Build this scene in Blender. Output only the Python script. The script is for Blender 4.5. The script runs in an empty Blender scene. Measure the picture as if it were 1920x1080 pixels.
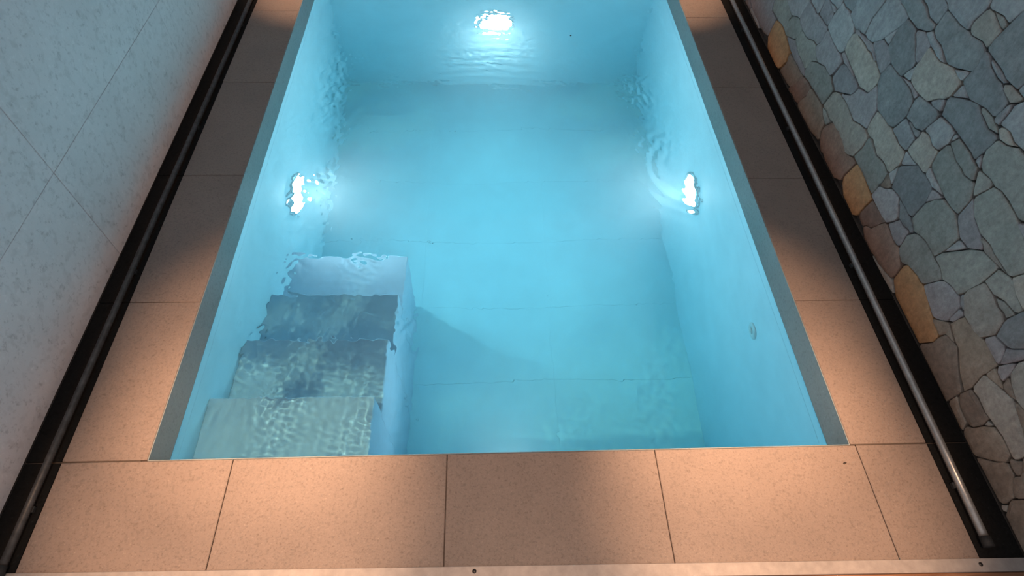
import bpy, bmesh, math, random
import numpy as np
from mathutils import Matrix, Vector

# ------------------------------------------------------------------ camera, world, lights, exposure
scene = bpy.context.scene
COL = scene.collection
R = math.radians

F_PX = 1088.52
PITCH, YAW, ROLL = 0.9476, 0.0745, 0.0503
cd = bpy.data.cameras.new('camera')
cd.sensor_fit = 'HORIZONTAL'
cd.sensor_width = 36.0
cd.lens = 36.0 * F_PX / 1920.0
cd.clip_start = 0.05
cam = bpy.data.objects.new('camera', cd)
COL.objects.link(cam)
fw = Vector((math.sin(YAW) * math.cos(PITCH), math.cos(YAW) * math.cos(PITCH), -math.sin(PITCH)))
rt = Vector((math.cos(YAW), -math.sin(YAW), 0.0))
up = rt.cross(fw)
rt2 = rt * math.cos(ROLL) + up * math.sin(ROLL)
up2 = -rt * math.sin(ROLL) + up * math.cos(ROLL)
M = Matrix((rt2, up2, -fw)).transposed().to_4x4()
M.translation = Vector((-0.0482, -0.588, 1.6315))
cam.matrix_world = M
scene.camera = cam

scene.view_settings.view_transform = 'Standard'
scene.view_settings.look = 'None'
scene.view_settings.gamma = 1.0
scene.view_settings.use_curve_mapping = False
scene.view_settings.exposure = 0.0
scene.cycles.max_bounces = 8

WORLD_RGB, WORLD_STR = (0.97, 0.96, 1.0), 0.46
world = bpy.data.worlds.new('evening_sky')
scene.world = world
world.use_nodes = True
bgn = world.node_tree.nodes['Background']
bgn.inputs[0].default_value = (*WORLD_RGB, 1)
bgn.inputs[1].default_value = WORLD_STR

POOL_LAMP_STRENGTH = 58.0
POOL_LAMP_WATTS = 30.0
POOL_LAMP_RGB = (0.84, 0.97, 1.0)
WARM = (1.0, 0.60, 0.36)
# x, y of the downlight, where it points on the deck, watts, cone (deg), blend
DOWNLIGHTS = [(-0.66, -0.45, -0.68, 0.32, 430, 28, 0.9),
              (0.68, -0.45, 0.70, 0.32, 430, 28, 0.9),
              (-0.70, -0.85, -0.74, -0.13, 460, 28, 0.9),
              (0.72, -0.85, 0.76, -0.13, 460, 28, 0.9),
              (0.02, -0.50, 0.02, 0.00, 120, 42, 1.0),
              (-0.92, 2.62, -0.92, 2.62, 330, 23, 0.9),
              (0.94, 2.62, 0.94, 2.62, 330, 23, 0.9)]
for i, (lx, ly, tx, ty, watt, cone, blend) in enumerate(DOWNLIGHTS):
    ld = bpy.data.lights.new('downlight', 'SPOT')
    ld.energy = watt
    ld.color = WARM
    ld.spot_size = R(cone)
    ld.spot_blend = blend
    ld.shadow_soft_size = 0.035
    lo = bpy.data.objects.new('downlight', ld)
    lo.location = (lx, ly, 2.36)
    d = Vector((tx, ty, 0)) - Vector(lo.location)
    lo.rotation_euler = d.to_track_quat('-Z', 'Y').to_euler()
    COL.objects.link(lo)
    ld.cycles.is_caustics_light = True

# ------------------------------------------------------------------ helpers
rnd = random.Random(7)

def tag(o, label=None, cat=None, group=None, kind=None):
    if label: o['label'] = label
    if cat: o['category'] = cat
    if group: o['group'] = group
    if kind: o['kind'] = kind
    return o

def link(name, me, mat, parent=None, smooth=False):
    o = bpy.data.objects.new(name, me)
    COL.objects.link(o)
    if mat is not None and not me.materials:
        me.materials.append(mat)
    if parent is not None:
        o.parent = parent
    if smooth:
        me.polygons.foreach_set('use_smooth', [True] * len(me.polygons))
    return o

def empty(name, loc=(0, 0, 0)):
    o = bpy.data.objects.new(name, None)
    o.location = loc
    o.empty_display_size = 0.1
    COL.objects.link(o)
    return o

def bm_mesh(bm, name):
    bmesh.ops.recalc_face_normals(bm, faces=bm.faces)
    me = bpy.data.meshes.new(name)
    bm.to_mesh(me)
    bm.free()
    return me

def box(bm, x0, x1, y0, y1, z0, z1, bevel=0.0, seg=1):
    r = bmesh.ops.create_cube(bm, size=1.0)
    vs = r['verts']
    for v in vs:
        v.co.x = x0 + (v.co.x + .5) * (x1 - x0)
        v.co.y = y0 + (v.co.y + .5) * (y1 - y0)
        v.co.z = z0 + (v.co.z + .5) * (z1 - z0)
    if bevel > 0:
        es = {e for v in vs for e in v.link_edges}
        bmesh.ops.bevel(bm, geom=list(es), offset=bevel, segments=seg, affect='EDGES', profile=.5)

def box_obj(name, dims, mat, parent=None, bevel=0.0, seg=1):
    bm = bmesh.new()
    box(bm, *dims, bevel=bevel, seg=seg)
    return link(name, bm_mesh(bm, name), mat, parent)

def tube_mesh(name, pts, rad, n=14):
    bm = bmesh.new()
    rings = []
    for i, p in enumerate(pts):
        p = Vector(p)
        a = Vector(pts[max(0, i - 1)]); b = Vector(pts[min(len(pts) - 1, i + 1)])
        t = (b - a).normalized()
        s = t.cross(Vector((0, 0, 1))).normalized()
        u = s.cross(t)
        r = rad[i] if isinstance(rad, (list, tuple)) else rad
        rings.append([bm.verts.new(p + (s * math.cos(k * 2 * math.pi / n) + u * math.sin(k * 2 * math.pi / n)) * r) for k in range(n)])
    for A, B in zip(rings[:-1], rings[1:]):
        for k in range(n):
            bm.faces.new((A[k], A[(k + 1) % n], B[(k + 1) % n], B[k]))
    bm.faces.new(rings[0]); bm.faces.new(rings[-1])
    me = bm_mesh(bm, name)
    for pl in me.polygons:
        pl.use_smooth = len(pl.vertices) == 4
    return me

def lathe_mesh(name, prof, n=40):
    """profile (radius, height) turned about z; closes on the axis where radius = 0"""
    bm = bmesh.new()
    rings = []
    for r, z in prof:
        if r <= 1e-6:
            rings.append([bm.verts.new((0, 0, z))])
        else:
            rings.append([bm.verts.new((r * math.cos(2 * math.pi * k / n), r * math.sin(2 * math.pi * k / n), z)) for k in range(n)])
    for A, B in zip(rings[:-1], rings[1:]):
        for k in range(n):
            k2 = (k + 1) % n
            if len(A) == 1 and len(B) == 1: continue
            if len(A) == 1: bm.faces.new((A[0], B[k], B[k2]))
            elif len(B) == 1: bm.faces.new((A[k], A[k2], B[0]))
            else: bm.faces.new((A[k], A[k2], B[k2], B[k]))
    me = bm_mesh(bm, name)
    me.polygons.foreach_set('use_smooth', [True] * len(me.polygons))
    return me

# ------------------------------------------------------------------ materials
def new_mat(name):
    m = bpy.data.materials.new(name)
    m.use_nodes = True
    nt = m.node_tree
    b = nt.nodes['Principled BSDF']
    return m, nt, b

def N(nt, t, **kw):
    n = nt.nodes.new(t)
    for k, v in kw.items():
        setattr(n, k, v)
    return n

def ramp(nt, stops):
    n = nt.nodes.new('ShaderNodeValToRGB')
    el = n.color_ramp.elements
    while len(el) < len(stops):
        el.new(0.5)
    for e, (p, c) in zip(el, stops):
        e.position = p
        e.color = (*c, 1)
    return n

def noise(nt, scale, detail=4, rough=.6, vec=None, dist=0.0):
    n = nt.nodes.new('ShaderNodeTexNoise')
    n.inputs['Scale'].default_value = scale
    n.inputs['Detail'].default_value = detail
    n.inputs['Roughness'].default_value = rough
    n.inputs['Distortion'].default_value = dist
    if vec is not None:
        nt.links.new(vec, n.inputs['Vector'])
    return n

def mix(nt, a, b, fac, mode='MIX'):
    n = nt.nodes.new('ShaderNodeMix')
    n.data_type = 'RGBA'
    n.blend_type = mode
    for sock, v in ((n.inputs[6], a), (n.inputs[7], b)):
        if isinstance(v, tuple): sock.default_value = (*v, 1)
        else: nt.links.new(v, sock)
    if isinstance(fac, (int, float)): n.inputs[0].default_value = fac
    else: nt.links.new(fac, n.inputs[0])
    return n.outputs[2]

def bump(nt, b, height, strength=.3, dist=.002):
    n = nt.nodes.new('ShaderNodeBump')
    n.inputs['Strength'].default_value = strength
    n.inputs['Distance'].default_value = dist
    nt.links.new(height, n.inputs['Height'])
    nt.links.new(n.outputs[0], b.inputs['Normal'])

def objcoord(nt):
    """generated from object position plus a per-object random shift, so that alike pieces differ"""
    tc = N(nt, 'ShaderNodeTexCoord')
    oi = N(nt, 'ShaderNodeObjectInfo')
    sc = N(nt, 'ShaderNodeVectorMath', operation='ADD')
    mul = N(nt, 'ShaderNodeMath', operation='MULTIPLY')
    mul.inputs[1].default_value = 37.0
    nt.links.new(oi.outputs['Random'], mul.inputs[0])
    nt.links.new(tc.outputs['Object'], sc.inputs[0])
    nt.links.new(mul.outputs[0], sc.inputs[1])
    return sc.outputs[0], oi.outputs['Random']

def mat_speckled(name, base, dark, light, rough=.55, spot_scale=170, var=.12):
    m, nt, b = new_mat(name)
    v, r = objcoord(nt)
    big = noise(nt, 5, 3, .6, v)
    f1 = noise(nt, spot_scale, 3, .7, v)
    f2 = noise(nt, spot_scale * .55, 2, .6, v)
    r1 = ramp(nt, [(.30, dark), (.44, base), (.60, base), (.74, light)])
    nt.links.new(f1.outputs[0], r1.inputs[0])
    r2 = ramp(nt, [(.34, (1 - var * 3,) * 3), (.46, (1, 1, 1))])
    nt.links.new(f2.outputs[0], r2.inputs[0])
    c = mix(nt, r1.outputs[0], r2.outputs[0], .55, 'MULTIPLY')
    r3 = ramp(nt, [(.3, (1 - var,) * 3), (.7, (1 + var * .3,) * 3)])
    nt.links.new(big.outputs[0], r3.inputs[0])
    c = mix(nt, c, r3.outputs[0], 1.0, 'MULTIPLY')
    rr = ramp(nt, [(0, (1 - var * .6,) * 3), (1, (1, 1, 1))])
    nt.links.new(r, rr.inputs[0])
    c = mix(nt, c, rr.outputs[0], 1.0, 'MULTIPLY')
    nt.links.new(c, b.inputs['Base Color'])
    b.inputs['Roughness'].default_value = rough
    bump(nt, b, f1.outputs[0], .35, .0015)
    return m

def mat_plain(name, rgb, rough=.5, metal=0.0, nscale=30, var=.15, bstr=.15):
    m, nt, b = new_mat(name)
    tc = N(nt, 'ShaderNodeTexCoord')
    n = noise(nt, nscale, 5, .65, tc.outputs['Object'])
    rp = ramp(nt, [(.3, tuple(c * (1 - var) for c in rgb)), (.7, tuple(min(1, c * (1 + var)) for c in rgb))])
    nt.links.new(n.outputs[0], rp.inputs[0])
    nt.links.new(rp.outputs[0], b.inputs['Base Color'])
    b.inputs['Roughness'].default_value = rough
    b.inputs['Metallic'].default_value = metal
    if bstr: bump(nt, b, n.outputs[0], bstr, .002)
    return m

def mat_stone(name, rgb, rgb2):
    m, nt, b = new_mat(name)
    v, r = objcoord(nt)
    cl = noise(nt, 9, 5, .7, v, .6)
    fine = noise(nt, 60, 6, .75, v)
    mp = N(nt, 'ShaderNodeMapping')
    mp.inputs['Scale'].default_value = (1, 1, .35)
    mp.inputs['Rotation'].default_value = (.5, 0, 0)
    nt.links.new(v, mp.inputs[0])
    lay = noise(nt, 45, 4, .7, mp.outputs[0])
    r1 = ramp(nt, [(.32, rgb), (.68, rgb2)])
    nt.links.new(cl.outputs[0], r1.inputs[0])
    r2 = ramp(nt, [(.25, (.62, .62, .62)), (.75, (1.25, 1.25, 1.25))])
    nt.links.new(fine.outputs[0], r2.inputs[0])
    c = mix(nt, r1.outputs[0], r2.outputs[0], 1.0, 'MULTIPLY')
    r4 = ramp(nt, [(.3, (.8, .8, .8)), (.7, (1.1, 1.1, 1.1))])
    nt.links.new(lay.outputs[0], r4.inputs[0])
    c = mix(nt, c, r4.outputs[0], .8, 'MULTIPLY')
    r3 = ramp(nt, [(0, (.78, .78, .80)), (1, (1.12, 1.12, 1.1))])
    nt.links.new(r, r3.inputs[0])
    c = mix(nt, c, r3.outputs[0], 1.0, 'MULTIPLY')
    nt.links.new(c, b.inputs['Base Color'])
    b.inputs['Roughness'].default_value = .68
    s = N(nt, 'ShaderNodeMath', operation='ADD')
    nt.links.new(fine.outputs[0], s.inputs[0]); nt.links.new(lay.outputs[0], s.inputs[1])
    bump(nt, b, s.outputs[0], .5, .004)
    return m

M_COPING = mat_speckled('beige_granite_coping', (.240, .184, .155), (.160, .115, .094), (.32, .252, .212), .5, 190, .10)
M_SHADE_STRIP = mat_speckled('painted_shade_tile', (.010, .0095, .009), (.006, .006, .006), (.02, .02, .02), .6, 120, .15)  # deep shade along the wall feet, put into a near-black tile colour
_b = M_SHADE_STRIP.node_tree.nodes['Principled BSDF']
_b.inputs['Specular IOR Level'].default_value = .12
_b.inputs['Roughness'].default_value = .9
M_BAND = mat_speckled('grey_rim_tile', (.25, .28, .28), (.19, .21, .21), (.33, .36, .36), .45, 120, .08)
M_WTILE = mat_speckled('grey_wall_tile', (.66, .67, .70), (.48, .49, .52), (.74, .75, .78), .5, 55, .07)
M_GROUT = mat_plain('dark_grout', (.085, .066, .055), .9, 0, 90, .2, .2)
M_WGROUT = mat_plain('grey_wall_grout', (.30, .30, .31), .9, 0, 90, .2, .2)
M_JOINT = mat_plain('dark_stone_joint_mortar', (.07, .074, .077), .9, 0, 120, .3, .5)
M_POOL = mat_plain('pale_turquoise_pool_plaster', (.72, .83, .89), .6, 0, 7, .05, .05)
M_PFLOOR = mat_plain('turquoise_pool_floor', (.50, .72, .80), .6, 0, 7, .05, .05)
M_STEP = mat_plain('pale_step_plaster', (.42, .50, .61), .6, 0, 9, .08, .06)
M_PIPE = mat_plain('brushed_grey_pipe', (.36, .35, .34), .34, .7, 60, .2, .1)
M_PIPE_D = mat_plain('dark_weathered_pipe', (.075, .072, .07), .5, .5, 40, .4, .15)
M_CLIP = mat_plain('black_rubber_clip', (.015, .015, .015), .7, 0, 60, .2, .1)
M_ALU = mat_plain('satin_aluminium_trim', (.36, .315, .29), .45, .2, 35, .15, .05)
M_SCREW = mat_plain('dark_screw_steel', (.05, .045, .042), .4, .8, 80, .3, .1)
M_STEEL = mat_plain('stainless_lamp_ring', (.7, .72, .74), .25, .9, 80, .05, .03)
M_NOZZLE = mat_plain('white_abs_nozzle', (.75, .78, .78), .4, 0, 40, .05, .05)
M_LEAF = mat_plain('dry_brown_leaf', (.03, .02, .015), .8, 0, 80, .3, .2)

STONE_COLS = {
    'g': ((.295, .300, .312), (.372, .378, .388)),
    'd': ((.212, .219, .228), (.285, .292, .300)),
    's': ((.263, .267, .249), (.347, .347, .323)),
    'p': ((.297, .278, .291), (.375, .353, .364)),
    't': ((.335, .306, .272), (.420, .385, .345)),
    'b': ((.235, .185, .147), (.330, .270, .220)),
    'r': ((.205, .135, .108), (.300, .210, .170)),
    'o': ((.403, .218, .101), (.515, .314, .168)),
}
M_STONE = {k: mat_stone('slate_' + k, *v) for k, v in STONE_COLS.items()}

def mat_wood():
    m, nt, b = new_mat('brown_timber')
    tc = N(nt, 'ShaderNodeTexCoord')
    mp = N(nt, 'ShaderNodeMapping')
    mp.inputs['Scale'].default_value = (1.5, 22, 22)
    nt.links.new(tc.outputs['Object'], mp.inputs[0])
    n = noise(nt, 4, 6, .65, mp.outputs[0], .8)
    rp = ramp(nt, [(.3, (.13, .055, .028)), (.55, (.24, .11, .055)), (.75, (.32, .17, .09))])
    nt.links.new(n.outputs[0], rp.inputs[0])
    nt.links.new(rp.outputs[0], b.inputs['Base Color'])
    b.inputs['Roughness'].default_value = .5
    bump(nt, b, n.outputs[0], .2, .001)
    return m
M_WOOD = mat_wood()

def mat_lamp(name, k):
    m, nt, b = new_mat(name)
    b.inputs['Base Color'].default_value = (.9, .95, 1, 1)
    b.inputs['Emission Color'].default_value = (*POOL_LAMP_RGB, 1)
    b.inputs['Emission Strength'].default_value = POOL_LAMP_STRENGTH * k
    return m
M_LAMP = mat_lamp('lit_pool_lamp_lens', 1.0)
M_LAMP_DIM = mat_lamp('dim_pool_lamp_lens', .35)

M_LINE, _nt, _b = new_mat('added_warm_glow')  # made-up emitter, added for the orange glow at the wall feet
_b.inputs['Base Color'].default_value = (.6, .5, .4, 1)
_b.inputs['Emission Color'].default_value = (1.0, .47, .22, 1)
_b.inputs['Emission Strength'].default_value = 3.6

def mat_water():
    m = bpy.data.materials.new('clear_pool_water')
    m.use_nodes = True
    nt = m.node_tree
    nt.nodes.clear()
    out = N(nt, 'ShaderNodeOutputMaterial')
    g = N(nt, 'ShaderNodeBsdfGlass')
    g.inputs['IOR'].default_value = 1.33
    g.inputs['Roughness'].default_value = 0.0
    g.inputs['Color'].default_value = (1, 1, 1, 1)
    nt.links.new(g.outputs[0], out.inputs['Surface'])
    va = N(nt, 'ShaderNodeVolumeAbsorption')
    va.inputs['Color'].default_value = (0.0, .80, .925, 1)
    va.inputs['Density'].default_value = WATER_DENSITY
    vs = N(nt, 'ShaderNodeVolumeScatter')
    vs.inputs['Color'].default_value = (.90, .97, 1.0, 1)
    vs.inputs['Density'].default_value = WATER_HAZE
    vs.inputs['Anisotropy'].default_value = .5
    add = N(nt, 'ShaderNodeAddShader')
    nt.links.new(va.outputs[0], add.inputs[0]); nt.links.new(vs.outputs[0], add.inputs[1])
    nt.links.new(add.outputs[0], out.inputs['Volume'])
    return m
WATER_DENSITY = 0.45
WATER_HAZE = 0.20
M_WATER = mat_water()

# ------------------------------------------------------------------ dimensions (metres; deck top z = 0, front pool edge y = 0)
PX0, PX1 = -1.003, 1.0185          # pool width
PY0, PY1 = 0.0, 3.0                # pool length
ZW, ZB = -0.11, -1.52              # water level, basin floor
WL, WR = -1.335, 1.376             # side wall faces
SL, SR = -1.236, 1.252             # outer edge of the coping
YF, YN = 3.34, -0.30               # far wall, front edge of the deck
HW = 2.4                           # wall height

# ------------------------------------------------------------------ deck
bm = bmesh.new()
for d in ((WL - .04, PX0 - .02, YN - .03, YF, -.16, -.006), (PX1 + .02, WR + .04, YN - .03, YF, -.16, -.006),
          (PX0 - .02, PX1 + .02, YN - .03, PY0 - .02, -.16, -.006), (PX0 - .02, PX1 + .02, PY1 + .02, YF, -.16, -.006)):
    box(bm, *d)
floor = link('floor', bm_mesh(bm, 'floor'), M_GROUT)
tag(floor, 'speckled beige stone deck around the pool', 'deck', kind='structure')

G = .0010
def tile(x0, x1, y0, y1, m=M_COPING, dz=0.0):
    z = rnd.uniform(-.0006, .0006) + dz
    return box_obj('tile', (x0 + G, x1 - G, y0 + G, y1 - G, -.03, z), m, floor, bevel=.0015)

jx = [WL, -.766, -.166, .434, 1.034, WR]
fx = [SL, -.766, -.166, .434, 1.034, SR]
for a, b in zip(fx[:-1], fx[1:]):
    tile(a, b, YN - .028, PY0 - .001)
tile(WL, SL, YN - .028, PY0 - .001, M_SHADE_STRIP); tile(SR, WR, YN - .028, PY0 - .001, M_SHADE_STRIP)  # outer tiles carry the painted shade beside the walls
jl = [0.001, .538, 1.143, 1.748, 2.353, 2.958, YF]
jr = [0.001, .516, 1.121, 1.726, 2.331, 2.936, YF]
for a, b in zip(jl[:-1], jl[1:]):
    tile(SL, PX0, a, b); tile(WL, SL, a, b, M_SHADE_STRIP)
for a, b in zip(jr[:-1], jr[1:]):
    tile(PX1, SR, a, b); tile(SR, WR, a, b, M_SHADE_STRIP)
for a, b in zip([PX0, -.4, .2, .8], [-.4, .2, .8, PX1]):
    tile(a, b, PY1, YF)

# ------------------------------------------------------------------ pool basin
basin = empty('swimming_pool', (0, 1.5, ZB))
tag(basin, 'long turquoise plunge pool with corner steps set in the beige deck', 'pool', kind='structure')
def bpart(name, dims, mat, bevel=0.0):
    o = box_obj(name, dims, mat, None, bevel)
    o.parent = basin
    o.matrix_parent_inverse = Matrix.Translation((0, -1.5, -ZB))
    o.cycles.is_caustics_receiver = True
    return o
T = .10
ZJ = -.172                          # joint of the top course
for nm, za, zb, mt in (('basin_wall', ZB, ZJ - .001, M_POOL), ('waterline_course', ZJ + .001, -.0305, M_POOL), ('rim_band', ZW - .004, -.0025, M_BAND)):
    e = .0015 if nm == 'rim_band' else 0.0
    if nm == 'rim_band':
        bpart(nm, (PX0 - .0008, PX0 + e, PY0, PY1, za, zb), mt); bpart(nm, (PX1 - e, PX1 + .0008, PY0, PY1, za, zb), mt)
        bpart(nm, (PX0 + e, PX1 - e, PY0 - .0008, PY0 + e, za, zb), mt); bpart(nm, (PX0 + e, PX1 - e, PY1 - e, PY1 + .0008, za, zb), mt)
        continue
    bpart(nm, (PX0 - T, PX0, PY0 - T, PY1 + T, za, zb), mt)
    bpart(nm, (PX1, PX1 + T, PY0 - T, PY1 + T, za, zb), mt)
    bpart(nm, (PX0, PX1, PY0 - T, PY0, za, zb), mt)
    bpart(nm, (PX0, PX1, PY1, PY1 + T, za, zb), mt)
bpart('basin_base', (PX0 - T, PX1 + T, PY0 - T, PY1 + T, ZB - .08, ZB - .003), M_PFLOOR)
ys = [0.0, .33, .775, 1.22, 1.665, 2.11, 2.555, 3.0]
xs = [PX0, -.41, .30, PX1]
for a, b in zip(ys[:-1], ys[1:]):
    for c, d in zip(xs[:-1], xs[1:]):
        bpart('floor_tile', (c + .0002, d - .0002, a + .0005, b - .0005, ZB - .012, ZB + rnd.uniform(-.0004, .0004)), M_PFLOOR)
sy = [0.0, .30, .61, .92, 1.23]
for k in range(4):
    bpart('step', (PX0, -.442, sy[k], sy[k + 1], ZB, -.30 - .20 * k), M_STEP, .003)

# ------------------------------------------------------------------ water
nx, ny = 400, 590
gx = np.linspace(PX0 - .012, PX1 + .012, nx)
gy = np.linspace(PY0 - .012, PY1 + .012, ny)
GX, GY = np.meshgrid(gx, gy, indexing='ij')
rs = np.random.RandomState(11)
def waves(x, y, lam0, lam1, n, warp=.0):
    o = np.zeros_like(x)
    for k in range(n):
        a = rs.uniform(0, 2 * np.pi)
        lam = rs.uniform(lam0, lam1)
        o += lam * np.sin(2 * np.pi / lam * (x * np.cos(a) + y * np.sin(a)) + rs.uniform(0, 6.28))
    return o / n / lam1
def gauss(x0, y0, sx, sy):
    return np.exp(-((GX - x0) / sx) ** 2 - ((GY - y0) / sy) ** 2)
swell = waves(GX, GY, .30, .7, 8)
XW = GX + .03 * waves(GX, GY, .12, .3, 8); YW = GY + .03 * waves(GX, GY, .12, .3, 8)
chop = waves(XW, YW, .045, .10, 24)
fine = waves(XW, YW, .018, .040, 30)
# where the surface is stirred: around the return jets beside the side lamps and below the far lamp; calm towards the viewer
mask = (.10 + .5 * gauss(-.56, .12, .16, .12) * .9 + .9 * gauss(-.83, .95, .10, .75) + .9 * gauss(-.62, .52, .32, .06) + .9 * gauss(-.62, .26, .32, .05) + .8 * gauss(-.47, .45, .05, .3) + 1.0 * gauss(-.80, 1.30, .16, .45) + .8 * gauss(-.55, .72, .14, .22) + .7 * gauss(-.70, 2.0, .22, .35)
        + 1.0 * gauss(.72, 1.55, .16, .30) + .8 * gauss(.62, 1.95, .2, .30)
        + 1.0 * gauss(0.0, 2.25, .6, .30) + .35 * gauss(0, 2.7, .9, .25) + .35 * gauss(-.55, .40, .30, .12))
mask = np.clip(mask, 0, 1.1)
patch = .5 + .5 * waves(GX, GY, .15, .4, 9) / .25
patch = np.clip(patch, .15, 1.2)
H = .0060 * swell + mask * patch * (.0065 * chop + .0085 * fine)
# a ring wave spreading from the jet beside the right-hand lamp
rr = np.hypot(GX - .86, (GY - 1.30) * .9)
H += .0011 * np.sin(2 * np.pi * rr / .055) * np.exp(-((rr - .20) / .09) ** 2) * (GX < .86)
H += .0010 * np.sin(2 * np.pi * (YW * 1.0 + .12 * np.abs(XW)) / .062 + 1.5 * swell) * gauss(-.02, 2.2, .35, .30)
verts = np.stack([GX, GY, ZW + H], -1).reshape(-1, 3)
idx = np.arange(nx * ny).reshape(nx, ny)
faces = np.stack([idx[:-1, :-1], idx[1:, :-1], idx[1:, 1:], idx[:-1, 1:]], -1).reshape(-1, 4)
loop = list(idx[:, 0]) + list(idx[-1, 1:]) + list(idx[-2::-1, -1]) + list(idx[0, -2:0:-1])
nb = len(verts)
low = verts[loop].copy(); low[:, 2] = ZB - .006
allv = np.vstack([verts, low])
fl = faces.tolist()
L = len(loop)
for k in range(L):
    fl.append([loop[(k + 1) % L], loop[k], nb + k, nb + (k + 1) % L])
fl.append([nb + k for k in range(L)][::-1])
wm = bpy.data.meshes.new('pool_water')
wm.from_pydata(allv.tolist(), [], fl)
wm.update()
wm.polygons.foreach_set('use_smooth', [True] * len(faces) + [False] * (L + 1))
wm.set_sharp_from_angle(angle=R(60))
water = link('pool_water', wm, M_WATER)
tag(water, 'clear rippling turquoise water filling the pool', 'water', kind='structure')
water.cycles.is_caustics_caster = True

# ------------------------------------------------------------------ left wall
wl = box_obj('wall_left', (WL - .12, WL - .010, YN - .4, YF + .1, -.16, HW), M_WGROUT)
tag(wl, 'large smooth grey tiles cladding the wall beside the pool', 'wall', kind='structure')
wy = [YN - .4, -.195, .745, 1.685, 2.625, YF]
wz = [.001, .385, .985, 1.585, 2.185, HW]
for a, b in zip(wy[:-1], wy[1:]):
    for c, d in zip(wz[:-1], wz[1:]):
        o = rnd.uniform(-.0008, .0008)
        box_obj('tile', (WL - .014, WL + o, a + .0007, b - .0007, c + .0007, d - .0007), M_WTILE, wl, bevel=.001)

# ------------------------------------------------------------------ far wall (beyond the top of the frame)
wf = box_obj('wall_far', (WL - .12, WR + .15, YF + .010, YF + .12, -.16, HW), M_WGROUT)
tag(wf, 'grey tiled end wall behind the far end of the pool', 'wall', kind='structure')
for a, b in zip([WL, -.4, .5], [-.4, .5, WR]):
    for c, d in zip(wz[:-1], wz[1:]):
        box_obj('tile', (a + .0012, b - .0012, YF, YF + .014, c + .0012, d - .0012), M_WTILE, wf, bevel=.001)

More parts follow.
